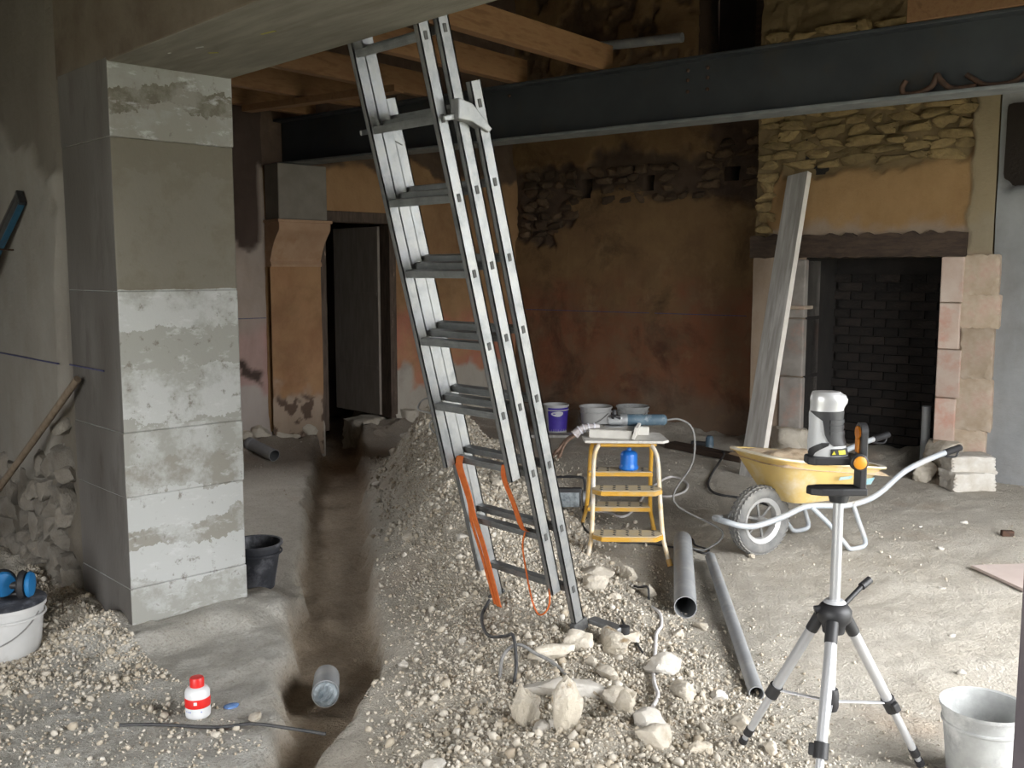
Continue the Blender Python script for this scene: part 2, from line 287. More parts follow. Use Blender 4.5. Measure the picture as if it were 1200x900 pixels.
# ------------------------------------------------------------------ mesh helpers
def tag(o, label=None, cat=None, group=None, kind=None):
    if label: o['label'] = label
    if cat: o['category'] = cat
    if group: o['group'] = group
    if kind: o['kind'] = kind
    return o
def thing(name, label, cat, loc=(0, 0, 0), rotz=0.0, group=None):
    o = bpy.data.objects.new(name, None); COL.objects.link(o)
    o.empty_display_size = .1; o.location = loc; o.rotation_euler = (0, 0, rotz)
    return tag(o, label, cat, group)
def place(name, me, mat, parent=None, matrix=None):
    o = bpy.data.objects.new(name, me); COL.objects.link(o)
    if mat is not None and not me.materials: me.materials.append(M[mat] if isinstance(mat, str) else mat)
    if parent: o.parent = parent
    if matrix is not None: o.matrix_local = matrix
    return o
class MB:
    def __init__(s): s.V = []; s.F = []
    def add(s, verts, faces, mtx=None):
        k = len(s.V)
        for v in verts:
            v = Vector(v)
            s.V.append(tuple(mtx @ v if mtx is not None else v))
        s.F += [tuple(i + k for i in f) for f in faces]; return s
    def box(s, size, loc=(0, 0, 0), rot=None, mtx=None):
        x, y, z = [c / 2 for c in size]
        vs_ = [(-x, -y, -z), (x, -y, -z), (x, y, -z), (-x, y, -z), (-x, -y, z), (x, -y, z), (x, y, z), (-x, y, z)]
        T = Matrix.Translation(loc)
        if rot is not None: T = T @ (rot.to_4x4() if isinstance(rot, Matrix) else Euler(rot).to_matrix().to_4x4())
        if mtx is not None: T = mtx @ T
        return s.add(vs_, [(3, 2, 1, 0), (4, 5, 6, 7), (0, 1, 5, 4), (1, 2, 6, 5), (2, 3, 7, 6), (3, 0, 4, 7)], T)
    def bb(s, a, b, mtx=None):
        return s.box([abs(b[i] - a[i]) for i in range(3)], [(a[i] + b[i]) / 2 for i in range(3)], mtx=mtx)
    def extr(s, poly, d0, d1, mtx=None):
        n = len(poly)
        vs_ = [(x, y, d0) for x, y in poly] + [(x, y, d1) for x, y in poly]
        fs = [tuple(range(n - 1, -1, -1)), tuple(range(n, 2 * n))] + [(i, (i + 1) % n, n + (i + 1) % n, n + i) for i in range(n)]
        return s.add(vs_, fs, mtx)
    def tube(s, pts, r, n=10, caps=True, mtx=None, flat=None):
        pts = [Vector(p) for p in pts]; m = len(pts)
        rs = list(r) if hasattr(r, '__len__') else [r] * m
        t0 = (pts[1] - pts[0]).normalized()
        up = Vector((0, 0, 1)) if abs(t0.z) < .9 else Vector((1, 0, 0))
        nx = t0.cross(up).normalized(); vs_ = []
        for i, p in enumerate(pts):
            t = (pts[min(i + 1, m - 1)] - pts[max(i - 1, 0)])
            t = t.normalized() if t.length > 1e-9 else t0
            nx = (nx - t * nx.dot(t)).normalized(); ny = t.cross(nx)
            for k in range(n):
                a = 2 * math.pi * k / n
                vs_.append(p + nx * math.cos(a) * rs[i] * (flat[0] if flat else 1) + ny * math.sin(a) * rs[i] * (flat[1] if flat else 1))
        fs = [(i * n + k, i * n + (k + 1) % n, (i + 1) * n + (k + 1) % n, (i + 1) * n + k) for i in range(m - 1) for k in range(n)]
        if caps: fs += [tuple(range(n - 1, -1, -1)), tuple(range((m - 1) * n, m * n))]
        return s.add(vs_, fs, mtx)
    def lathe(s, prof, n=28, mtx=None, sx=1.0, sy=1.0, off=None, a0=0.0, a1=None, caps=True):
        m = len(prof); full = a1 is None; a1 = 2 * math.pi if full else a1
        cnt = n if full else n + 1; vs_ = []
        for i, (r, z) in enumerate(prof):
            ox, oy = off[i] if off else (0, 0)
            for k in range(cnt):
                a = a0 + (a1 - a0) * k / n
                vs_.append((ox + r * sx * math.cos(a), oy + r * sy * math.sin(a), z))
        fs = [(i * cnt + k, i * cnt + (k + 1) % cnt, (i + 1) * cnt + (k + 1) % cnt, (i + 1) * cnt + k)
              for i in range(m - 1) for k in range(cnt if full else cnt - 1)]
        if full and caps and prof[0] != prof[-1]:
            if prof[0][0] > 1e-6: fs.append(tuple(range(cnt - 1, -1, -1)))
            if prof[-1][0] > 1e-6: fs.append(tuple(range((m - 1) * cnt, m * cnt)))
        return s.add(vs_, fs, mtx)
    def mesh(s, name='mesh', smooth=None):
        me = bpy.data.meshes.new(name); me.from_pydata(s.V, [], s.F); me.update()
        if smooth:
            me.polygons.foreach_set('use_smooth', [True] * len(me.polygons))
            me.set_sharp_from_angle(angle=R(smooth))
        return me
    def build(s, name, mat, parent=None, smooth=None, bevel=0.0, matrix=None):
        o = place(name, s.mesh(name, smooth), mat, parent, matrix)
        if bevel:
            b = o.modifiers.new('bevel', 'BEVEL'); b.width = bevel; b.segments = 2; b.limit_method = 'ANGLE'; b.angle_limit = R(40)
        return o
def spline(pts, sub=6):
    P_ = [Vector(p) for p in pts]; out = []
    for i in range(len(P_) - 1):
        p0 = P_[max(i - 1, 0)]; p1 = P_[i]; p2 = P_[i + 1]; p3 = P_[min(i + 2, len(P_) - 1)]
        for k in range(sub):
            t = k / sub
            out.append(.5 * ((2 * p1) + (p2 - p0) * t + (2 * p0 - 5 * p1 + 4 * p2 - p3) * t * t + (3 * p1 - p0 - 3 * p2 + p3) * t ** 3))
    out.append(P_[-1]); return out
def rot_to(d, roll=0.0):
    """matrix whose z axis points along d"""
    return Vector(d).to_track_quat('Z', 'Y').to_matrix().to_4x4() @ Matrix.Rotation(roll, 4, 'Z')
def frame(o, x, z):
    x = Vector(x).normalized(); z = Vector(z).normalized(); y = z.cross(x).normalized(); x = y.cross(z)
    return Matrix(((x.x, y.x, z.x, o[0]), (x.y, y.y, z.y, o[1]), (x.z, y.z, z.z, o[2]), (0, 0, 0, 1)))

# irregular stone meshes
def ico(sub):
    import bmesh
    bm = bmesh.new(); bmesh.ops.create_icosphere(bm, subdivisions=sub, radius=1.0)
    v = np.array([p.co[:] for p in bm.verts]); f = [tuple(q.index for q in p.verts) for p in bm.faces]; bm.free()
    return v, f
ICO = {k: ico(k) for k in (1, 2, 3, 4)}
def rock_mesh(seed, size, sub=3, rough=.28, cuts=6, box=0.0, name='stone'):
    v, f = ICO[sub]; v = v.copy()
    if box:
        m = np.max(np.abs(v), axis=1, keepdims=True); v = v * (1 - box) + (v / m) * box
    r = np.random.default_rng(seed)
    for _ in range(cuts):                                   # broken flat faces
        n = r.normal(size=3); n /= np.linalg.norm(n); d = r.uniform(.5, .8)
        k = v @ n; over = np.maximum(k - d, 0); v = v - over[:, None] * n * .9
    nrm = v / (np.linalg.norm(v, axis=1, keepdims=True) + 1e-9)
    v = v * (1 + rough * .55 * fbm(v[:, 0], v[:, 1], v[:, 2], 1.3, 2, seed)[:, None]) + nrm * rough * .22 * fbm(v[:, 0], v[:, 1], v[:, 2], 5, 3, seed + 5)[:, None]
    v = v * (np.array(size) / 2)
    me = bpy.data.meshes.new(name); me.from_pydata(v.tolist(), [], f); me.update()
    me.polygons.foreach_set('use_smooth', [True] * len(me.polygons)); me.set_sharp_from_angle(angle=R(38))
    return me

# ------------------------------------------------------------------ terrain
def tn(x, y):
    dx = x + 5.6; dy = y - 3.43
    return .833 * dx - .553 * dy, .553 * dx + .833 * dy
def terrain(x, y):
    x = np.asarray(x, float); y = np.asarray(y, float)
    tau, nu = tn(x, y)
    wid = .41 - .30 * sstep(2.4, 3.6, tau)
    nuw = nu + .04 * fbm(x, y, 0, 3.6, 4, 3, .6)
    tr = sstep(-.02, .035, nuw) * (1 - sstep(wid - .045, wid + .02, nuw)) * (1 - sstep(3.5, 4.1, tau))
    Hc = np.clip(.46 - .136 * tau, .085, .62) * sstep(-1.9, -.6, tau) * (1 - sstep(4.0, 5.2, tau))
    left = sstep(-.12, 1.06, (nuw - wid) / (.97 - wid)) * (nuw > wid - .1)
    right = 1 - sstep(.95, 1.95 + .25 * fbm(x, y, 0, 1.1, 2, 9), nu)
    hp = np.where(nu < .95, left, right)
    heap = Hc * hp
    hm = np.clip(hp * 1.4, 0, 1) * sstep(-1.9, -1.0, tau) * (1 - sstep(4.2, 5.4, tau))
    z = .012 * fbm(x, y, 0, .9, 3, 21) + .006 * fbm(x, y, 0, 9, 3, 5)
    z = z + heap * (1 + .16 * fbm(x, y, 0, 2.6, 3, 31)) + hm * (.022 * fbm(x, y, 0, 7, 4, 41))
    # spoil against the near wall, cement footing round the pier, earth heaped along the old walls
    z = z + .10 * np.exp(-((y - 1.5) / .30) ** 2) * (1 - sstep(-4.25, -3.95, x)) * (1 + .5 * fbm(x, y, 0, 5, 3, 77)) * (y < 1.7)
    ed = .06 * fbm(x, y, 0, 5, 3, 51)
    pad = sstep(-4.3, -4.0, x + ed) * (1 - sstep(-.06, .02, nu + ed * .6)) * (1 - sstep(2.2, 2.45, y + ed)) * sstep(.2, .9, y + ed)
    z = z + .035 * pad + .012 * pad * fbm(x, y, 0, 4, 4, 61)
    kick = (1 - sstep(.10, .26, np.maximum(np.maximum(x + 4.03, 1.6 - y), y - 2.14) + ed)) * (x > -4.7)
    z = z + .07 * kick * (x > -4.2)
    z = z + .11 * sstep(-7.2, -7.75, x) * (1 + .4 * fbm(x, y, 0, 5, 3, 62)) * (1 - tr)
    fy = -(-(x + 7.83) * .13917 + (y - 7.57) * .99027)                 # distance in front of the red wall
    z = z + .10 * (1 - sstep(.0, .55, fy)) * (1 + .5 * fbm(x, y, 0, 4, 3, 63)) * (x < -3.6)
    z = z - tr * (.14 - .03 * sstep(2.2, 3.4, tau) + .02 * fbm(x, y, 0, 4, 4, 71))
    earth = np.clip(sstep(-6.2, -7.4, x) * .8 + .35 * (1 - sstep(.0, .9, fy)) * (x < -4), 0, 1) * .7  # mostly shade put into the floor colour, far left and by red wall
    return z, tr, pad, hm, earth
def gz(x, y): return float(terrain(np.array([x]), np.array([y]))[0][0])

def axis(parts):
    out = []
    for a, b, d in parts: out += list(np.arange(a, b - 1e-9, d))
    return np.array(out + [parts[-1][1]])
gx = axis([(-10.2, -8.3, .1), (-8.3, -4.6, .024), (-4.6, -.6, .015), (-.6, .7, .06)])
gy = axis([(-2.7, .8, .09), (.8, 4.4, .015), (4.4, 8.0, .026), (8.0, 9.6, .1)])
XX, YY = np.meshgrid(gx, gy, indexing='ij')
ZZ, TR, PAD, HM, FAR_SHADE = terrain(XX.ravel(), YY.ravel())
nx_, ny_ = len(gx), len(gy)
def grid_mesh(name, pts, nu_, nv_, keep=None, smooth=True, flip=False):
    idx = np.arange(nu_ * nv_).reshape(nu_, nv_)
    a = idx[:-1, :-1].ravel(); b = idx[1:, :-1].ravel(); c = idx[1:, 1:].ravel(); d = idx[:-1, 1:].ravel()
    q = np.stack([a, d, c, b] if flip else [a, b, c, d], 1)
    if keep is not None: q = q[keep.ravel()]
    return pts, q
def mesh_np(name, verts, quads, attrs=None, k=4, smooth=True):
    me = bpy.data.meshes.new(name); n = len(quads)
    me.vertices.add(len(verts)); me.vertices.foreach_set('co', np.asarray(verts, np.float32).ravel())
    me.loops.add(n * k); me.loops.foreach_set('vertex_index', np.asarray(quads, np.int32).ravel())
    me.polygons.add(n); me.polygons.foreach_set('loop_start', np.arange(0, n * k, k, dtype=np.int32))
    if smooth: me.polygons.foreach_set('use_smooth', np.ones(n, bool))
    me.update(calc_edges=True); me.validate()
    for nm, val in (attrs or {}).items():
        at = me.attributes.new(nm, 'FLOAT', 'POINT'); at.data.foreach_set('value', np.asarray(val, np.float32).ravel())
    return me
pts, q = grid_mesh('floor', np.stack([XX.ravel(), YY.ravel(), ZZ], 1), nx_, ny_)
floor = place('floor', mesh_np('floor', pts, q, dict(sand=TR, pad=PAD, heap=HM, earth=FAR_SHADE)), 'floor')
tag(floor, 'dusty earth floor with a dug trench and a ridge of spoil', kind='structure')

# ------------------------------------------------------------------ walls
def wall_grid(name, org, u, v, W, H, du, disp, mat, holes=(), backing=(), depth=.35, attrs=None, parent=None, back_bare=1.0):
    """a displaced plaster face (normal = u x v) in front of solid masonry boxes"""
    org, u, v = Vector(org), Vector(u).normalized(), Vector(v).normalized(); n = u.cross(v)
    a = np.linspace(0, W, int(W / du) + 1); b = np.linspace(0, H, int(H / du) + 1)
    A, B = np.meshgrid(a, b, indexing='ij'); A = A.ravel(); B = B.ravel()
    d, at = disp(A, B)
    P_ = np.array(org)[None] + A[:, None] * np.array(u) + B[:, None] * np.array(v) + d[:, None] * np.array(n)
    ca = (a[:-1] + a[1:]) / 2; cb = (b[:-1] + b[1:]) / 2; CA, CB = np.meshgrid(ca, cb, indexing='ij')
    keep = np.ones(CA.shape, bool)
    for (u0, u1, v0, v1) in holes:
        keep &= ~((CA > u0) & (CA < u1) & (CB > v0) & (CB < v1))
    _, q = grid_mesh(name, None, len(a), len(b), keep)
    verts = P_.tolist(); quads = q.tolist()
    MM = Matrix(((u.x, v.x, n.x, org.x), (u.y, v.y, n.y, org.y), (u.z, v.z, n.z, org.z), (0, 0, 0, 1)))
    mb = MB()
    for (u0, u1, v0, v1) in (backing or [(0, W, 0, H)]):
        mb.bb((u0, v0, -depth), (u1, v1, -.05), MM)
    k = len(verts); verts += [tuple(p) for p in mb.V]; quads += [tuple(i + k for i in f) for f in mb.F]
    z = np.zeros(len(mb.V)); at = {kk: np.concatenate([vv, z + (back_bare if kk == 'bare' else 0)]) for kk, vv in at.items()}
    o = place(name, mesh_np(name, verts, quads, at), mat, parent)
    return o

X_, Y_, Z_ = Vector((1, 0, 0)), Vector((0, 1, 0)), Vector((0, 0, 1))
# near wall left of the pier (plaster skin, rubble showing low down)
NW0, NWZ = -8.2, -.3
def d_near(a, b):
    x = a + NW0; z = b + NWZ
    n = fbm(x, z, 0, 2.2, 4, 101)
    edge = .50 + .55 * sstep(-5.05, -4.62, x) + .13 * n
    bare = 1 - sstep(edge - .03, edge + .05, z)
    hi = sstep(2.17, 2.23, z + .16 * n + .18 * np.cos((x + 4.75) * 5))
    skin = .022 * (1 - bare) * (1 - hi) + .004 * fbm(x, z, 0, 5, 3, 103)
    d = skin + bare * (.02 * fbm(x, z, 0, 6, 4, 105) - .015)
    # ragged plaster edge beside the pier
    cut = sstep(-4.66 + .05 * vnoise(z * 2.2, z * 0 + 3, 0, 5) - .03 * (z - 1), -4.61 + .05 * vnoise(z * 2.2, z * 0 + 3, 0, 5) - .03 * (z - 1), x)
    d = d * (1 - cut) - .012 * cut
    grey = np.clip(cut * .9, 0, 1)
    return d, dict(bare=np.clip(bare + hi * .9, 0, 1), grey=grey, low=np.zeros_like(x))
wl = wall_grid('wall_left', (NW0, 1.6, NWZ), X_, Z_, -4.56 - NW0, 3.6, .02, d_near, 'grey_plaster', depth=.54)
tag(wl, 'grey limewashed plaster wall with bare rubble stone low down', kind='structure')

# concrete pier at the opening, cast in lifts
pb = MB()
for i, (z0, z1, ox, oy) in enumerate([(-.4, .26, 0, 0), (.26, .655, -.003, .002), (.655, .93, .002, -.002), (.93, 1.518, 0, .001), (1.518, 2.14, -.004, .002), (2.14, 2.45, .001, -.001)]):
    pb.bb((-4.58, 1.6 + oy, z0), (-4.03 + ox, 2.14 - oy, z1))
pier = pb.build('wall_pier', 'pier', bevel=.006)
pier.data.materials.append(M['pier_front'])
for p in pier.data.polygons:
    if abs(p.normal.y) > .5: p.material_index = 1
tag(pier, 'square concrete pier cast in lifts with whitish laitance', kind='structure')
hb = MB(); hb.bb((-4.6, 1.6, 2.432), (.5, 2.14, 3.7))
head = hb.build('ceiling_lintel', 'lintel', bevel=.008)
head.data.materials.append(M['lintel_shaded'])
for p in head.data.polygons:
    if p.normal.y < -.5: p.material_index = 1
tag(head, 'board-marked concrete lintel spanning the opening', kind='structure')
for k, (x, y, l, w, rz, m_) in enumerate([(-3.55, 1.76, .04, .006, .3, 'chalk'), (-3.72, 1.72, .016, .006, .1, 'chalk'), (-3.17, 1.83, .08, .010, .12, 'chalk_yellow'), (-3.6, 1.84, .04, .012, .6, 'chalk_yellow')]):
    MB().box((l, w, .002), (x, y, 2.4315), (0, 0, rz)).build('paint_mark', m_, head)
rp = MB(); rp.bb((-.53, 1.6, -.4), (.5, 2.14, 2.44)); rp = rp.build('wall_pier_right', 'jamb_shaded', bevel=.006)
tag(rp, 'pier edge closing the opening, shade in its colour', kind='structure')

# rubble stones showing in the near wall
k = 0
for r_ in range(9):
    z = .02 + r_ * .105
    x = -4.64 - random.uniform(0, .08)
    while x > -5.75:
        w = random.uniform(.09, .20); h = random.uniform(.11, .18)
        lim = .60 + .32 * float(sstep(-5.05, -4.62, np.array([x]))[0])
        if z < lim and random.random() < .9:
            s_ = place('stone', rock_mesh(300 + k, (w, .13, h), 3, .32, 6, .6), 'grey_stone', wl,
                       Matrix.Translation((x - w / 2, 1.6 - random.uniform(-.035, -.005), z + random.uniform(-.03, .03))) @ Matrix.Rotation(random.uniform(-.5, .5), 4, 'Y'))
        x -= w * .92; k += 1

# blue level line snapped along the walls
lm = M['line'] = mk('blue_chalk_line', (.03, .03, .10), (.08, .08, .16), 40, .9)
MB().bb((-8.1, 1.571, 1.176), (-4.68, 1.579, 1.182)).build('level_line', 'line', wl)
MB().bb((-4.6, 1.595, 1.176), (-4.2, 1.599, 1.182)).build('level_line', 'line', pier)

# ---- far wall with the doorway (plane X = -7.9, room side +X)
DX = -7.9
def d_door(a, b):
    y = 2.1 + a; z = -.5 + b
    n = fbm(y, z, 0, 2.6, 4, 131); n2 = fbm(y, z, 0, 7, 3, 133)
    bare = sstep(2.52, 2.60, z + .12 * n + .05 * n2)
    pk = 1 - sstep(4.40, 4.43, y)
    bare = np.maximum(bare, pk * sstep(1.80, 1.88, z + .10 * n2) )  # painted shade of the recess beside the corbel
    bare = np.maximum(bare, pk * sstep(.62, .68, z + .2 * (y - 4.2) + .05 * n2) * (1 - sstep(.92, .98, z + .7 * (y - 4.0) + .10 * n2)) * sstep(-.05, .2, n + n2 * .6))
    low = 1 - sstep(1.0, 1.25, z + .12 * n)
    grey = 1 - sstep(.50, .60, z + .13 * n + .06 * n2)
    d = .02 * (1 - bare) + .012 * fbm(y, z, 0, 1.6, 3, 137) + .005 * n2 - .02 * bare * fbm(y, z, 0, 6, 3, 139)
    d = d + .05 * (1 - sstep(.12, .3, z + .05 * n2))
    return d, dict(bare=bare, low=low * (1 - pk * .3), grey=grey)
DO = (5.02 - 2.1, 5.86 - 2.1, 0, 2.06 + .5)
wd = wall_grid('wall_doorway', (DX, 2.1, -.5), Y_, Z_, 6.0, 6.2, .022, d_door, 'door_plaster',
               holes=[DO, (.45, 1.55, 1.55, 2.75)], backing=[(0, .45, 0, 6.2), (.45, 1.55, 0, 1.55), (.45, 1.55, 2.75, 6.2), (1.55, DO[0] - .02, 0, 6.2), (DO[1] + .02, 6.0, 0, 6.2), (DO[0] - .02, DO[1] + .02, DO[3] + .02, 6.2)], depth=.4)  # second hole is the added unseen opening lighting the trench
wd.data.materials.append(M['pink_plaster'])
cen = np.empty(len(wd.data.polygons) * 3); wd.data.polygons.foreach_get('center', cen); cen = cen.reshape(-1, 3)
mi = np.zeros(len(cen), np.int32); mi[(cen[:, 1] < 4.45)] = 1
wd.data.polygons.foreach_set('material_index', mi)
tag(wd, 'orange ochre plastered wall with a doorway', kind='structure')
MB().bb((DX + .03, 2.2, 1.184), (DX + .036, 4.44, 1.190)).build('level_line', 'line', wd)
# pilaster, corbel and pad carrying the steel beam
def d_pil(a, b):
    z = b - .1; n = fbm(a, z, 0, 4, 4, 231); n2 = fbm(a, z, 0, 11, 3, 233)
    g_ = 1 - sstep(.50, .60, z + .10 * n + .04 * n2)
    return .012 * (1 - g_) + .004 * n, dict(bare=g_ * sstep(.15, .4, n2), low=np.full_like(a, .15), grey=g_ * .55)
pil = wall_grid('trim_1', (DX + .10, 4.45, -.1), Y_, Z_, .52, 1.74, .015, d_pil, 'door_plaster', depth=.16, back_bare=0.0)
tag(pil, 'orange washed stone pilaster beside the doorway', kind='structure')
cb = thing('corbel', 'curved stone console washed orange, under the beam end beside the dark door', 'corbel', (DX, 4.71, 1.64))
prof = [(.035, 0), (.125, 0), (.135, .02), (.125, .04), (.115, .05), (.13, .09), (.155, .15), (.195, .22), (.245, .28), (.275, .31), (.285, .33), (.285, .39), (.035, .39)]
TM = Matrix(((1, 0, 0, 0), (0, 0, 1, 0), (0, 1, 0, 0), (0, 0, 0, 1)))
MB().extr(prof, -.26, .26, TM).build('console', 'corbel', cb, smooth=30)
MB().bb((.035, -.275, .385), (.30, .275, .41)).build('capping', 'corbel', cb, bevel=.004)
pd = MB(); pd.bb((DX + .035, 4.46, 2.052), (DX + .27, 4.95, 2.53)); pd = pd.build('concrete_padstone', 'padstone', bevel=.008)
tag(pd, 'plain grey concrete block on the orange corbel carrying the steel beam', 'block')
# doorway: frame, leaf standing open into the passage, passage shell
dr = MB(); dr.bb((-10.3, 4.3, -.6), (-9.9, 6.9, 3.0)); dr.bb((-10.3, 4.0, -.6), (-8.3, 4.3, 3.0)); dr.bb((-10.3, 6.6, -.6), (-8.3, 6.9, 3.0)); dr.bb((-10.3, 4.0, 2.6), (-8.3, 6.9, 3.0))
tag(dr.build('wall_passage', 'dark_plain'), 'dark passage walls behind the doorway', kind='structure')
d1 = thing('door_1', 'dark brown door standing open into the passage', 'door'); del d1['category']; tag(d1, kind='structure')
MB().bb((DX - .12, 5.0, .10), (DX + .045, 5.075, 2.06)).build('door_post', 'doorframe', d1, bevel=.006)
MB().bb((DX - .12, 5.80, .14), (DX + .045, 5.88, 2.06)).build('door_post', 'doorframe', d1, bevel=.006)
MB().bb((DX - .12, 4.97, 2.06), (DX + .05, 5.91, 2.16)).build('door_head', 'doorframe', d1, bevel=.008)
leaf = MB(); leaf.bb((-8.80, 5.775, .16), (-8.02, 5.81, 2.04)); leaf = leaf.build('door_leaf', 'doorwood', d1, bevel=.004)
for z0 in (.62, 1.36):
    MB().bb((-8.78, 5.771, z0), (-8.04, 5.778, z0 + .03)).build('door_ledge', 'doorwood', leaf, bevel=.002)
sl = place('trim_2', rock_mesh(611, (.46, .50, .34), 4, .14, 2, .9), 'stone', None, Matrix.Translation((DX - .08, 5.68, -.02)))
tag(sl, 'worn stone threshold under the doorway', kind='structure')
for k, (y, w, h) in enumerate([(4.15, .2, .14), (4.35, .22, .16), (4.6, .28, .17), (4.83, .2, .15), (5.98, .24, .2), (6.2, .22, .17), (6.42, .26, .18), (6.66, .22, .16), (6.9, .24, .17)]):
    place('stone', rock_mesh(520 + k, (.22, w, h), 3, .3, 5, .5), 'stone', wd, Matrix.Translation((DX + .03, y, .14 + .02 * math.sin(k * 2))))

# ---- red wall and chimney: frame turned 8 degrees, s along the wall, n into the masonry
C8, S8 = math.cos(R(8)), math.sin(R(8))
def FW(s, n, z): return Vector((-7.83 + C8 * s - S8 * n, 7.57 + S8 * s + C8 * n, z))
FMAT = Matrix(((C8, -S8, 0, -7.83), (S8, C8, 0, 7.57), (0, 0, 1, 0), (0, 0, 0, 1)))
SU = Vector((C8, S8, 0))
POCK = [(.78, .93, 2.36, 2.56), (1.52, 1.66, 2.40, 2.56), (2.42, 2.58, 2.44, 2.58)]
UPD = (2.13, 2.86, 3.35, 5.2)
def d_red(a, b):
    s = a - .2; z = b - .4
    n = fbm(s, z, 0, 1.7, 4, 151); n2 = fbm(s, z, 0, 6, 3, 153)
    band = sstep(2.28, 2.36, z + .10 * n + .05 * n2) * (1 - sstep(2.62, 2.72, z + .16 * n + .06 * n2))
    pt = ((s - .28) / .42) ** 2 + ((z - 2.20) / .33) ** 2 + .5 * n2                        # fallen patch beside the corner
    band = np.maximum(band, 1 - sstep(.75, 1.0, pt))
    rt = sstep(2.15, 2.25, s + .1 * n2) * sstep(2.30, 2.40, z + .12 * n)
    bare = np.maximum(band, rt); bare = np.maximum(bare, sstep(3.0, 3.6, z + .5 * n) * sstep(0, .3, n2 + .1) * .7)
    low = 1 - sstep(1.15, 1.60, z + .22 * n + .08 * n2)
    grey = (1 - sstep(.15, .62, z + .22 * n + .12 * n2)) * .8
    d = .03 * (1 - bare) + .012 * n + .005 * n2 - .03 * bare * np.abs(fbm(s, z, 0, 5, 3, 155))
    d = d + .04 * (1 - sstep(.1, .3, z + .06 * n2))
    return d, dict(bare=bare, low=low, grey=grey)
H0 = [(p[0] + .2, p[1] + .2, p[2] + .4, p[3] + .4) for p in POCK] + [(UPD[0] + .2, UPD[1] + .2, UPD[2] + .4, UPD[3] + .4)]
wr = wall_grid('wall_back', FW(-.2, 0, -.4), SU, Z_, 3.5, 6.1, .022, d_red, 'red_plaster', holes=H0,
               backing=[(0, 2.33, 0, 2.70), (2.33, 3.5, 0, 2.70), (0, 2.33, 3.02, 6.1), (3.06, 3.5, 2.70, 6.1), (2.33, 3.06, 3.02, 3.75), (2.33, 3.06, 5.6, 6.1)] +
               [(0, .98, 2.70, 3.02), (1.13, 1.72, 2.70, 3.02), (1.86, 2.33, 2.70, 3.02), (2.33, 2.62, 2.70, 3.02), (2.78, 3.06, 2.70, 3.02)], depth=.4)
tag(wr, 'red and ochre old plaster wall losing its plaster above', kind='structure')
bk = MB(); bk.bb((-.3, .42, -.5), (9.6, .8, 6.0), FMAT); tag(bk.build('wall_back_core', 'soot'), 'dark masonry core behind the wall pockets', kind='structure')
ln = MB(); ln.bb((.1, -.046, 1.183), (2.7, -.040, 1.189), FMAT); ln.build('level_line', 'line', wr)
k = 0
for (s0, s1, z0, z1, dens) in [(.05, 2.2, 2.33, 2.62, .7), (.0, .6, 2.0, 2.34, .75), (2.2, 3.0, 2.42, 2.85, .85)]:
    z = z0
    while z < z1:
        s_ = s0
        while s_ < s1:
            w = random.uniform(.11, .22); h = random.uniform(.07, .11)
            if random.random() < dens and not any(a - .1 < s_ < b + .02 and c - .05 < z < d + .05 for a, b, c, d in POCK):
                place('stone', rock_mesh(700 + k % 14, (w, .10, h), 3, .3, 5, .7), 'dark_stone', wr, FMAT @ Matrix.Translation((s_ + w / 2, .012 + random.uniform(-.012, .02), z)) @ Matrix.Rotation(random.uniform(-.12, .12), 4, 'Y')); k += 1
            s_ += w * 1.02
        z += .095

# chimney breast
BN = -.5
def d_breast(a, b):
    s = 2.98 + a; z = -.3 + b
    n = fbm(s, z, 0, 2.1, 4, 171); n2 = fbm(s, z, 0, 7, 3, 173)
    bare = sstep(2.40, 2.46, z + .05 * n2 + .03 * n)
    lefte = (1 - sstep(3.16, 3.20, s + .06 * n2 + .18 * np.abs(z - 2.22))) * sstep(1.85, 1.9, z)
    bare = np.maximum(bare, lefte)
    strip = sstep(4.70, 4.73, s + .02 * n2) * sstep(1.72, 1.76, z)
    bare = bare * (1 - strip)
    d = .025 * (1 - bare) + .006 * n + .004 * n2 - .03 * bare * np.abs(n2)
    d = d + .02 * strip
    return d, dict(bare=bare, low=1 - sstep(1.9, 2.05, z + .08 * n2), grey=strip * .7)
fbh = (3.45 - 2.98, 4.55 - 2.98, 0, 1.715 + .3)
br = wall_grid('wall_chimney', FW(2.98, BN, -.3), SU, Z_, 1.92, 6.0, .02, d_breast, 'hood_plaster', holes=[fbh],
               backing=[(0, fbh[0], 0, 6.0), (fbh[1], 1.92, 0, 6.0), (fbh[0], fbh[1], fbh[3], 6.0)], depth=.52)
tag(br, 'ochre chimney breast with bare coursed stone above a fireplace', kind='structure')
# coursed stones above the plaster of the hood
k = 0; z = 2.455
while z < 3.55:
    h = random.uniform(.06, .10); s_ = 2.985 + random.uniform(0, .05); top = 4.72
    while s_ < top:
        w = min(random.uniform(.12, .34), top + .06 - s_)
        place('stone', rock_mesh(800 + k % 26, (w * 1.04, .12, h * 1.08), 3, .20, 5, .9), 'breast_stone', br,
              FMAT @ Matrix.Translation((s_ + w / 2, BN + .028 + random.uniform(-.018, .02), z + h / 2)) @ Matrix.Rotation(random.uniform(-.06, .06), 4, 'Y')); k += 1
        s_ += w
    z += h * 1.02
for z in np.arange(1.93, 2.44, .085):
    w = random.uniform(.13, .2)
    place('stone', rock_mesh(840 + k % 9, (w, .12, .092), 3, .2, 5, .88), 'breast_stone', br, FMAT @ Matrix.Translation((2.99 + w / 2, BN + .015, z + .04))); k += 1
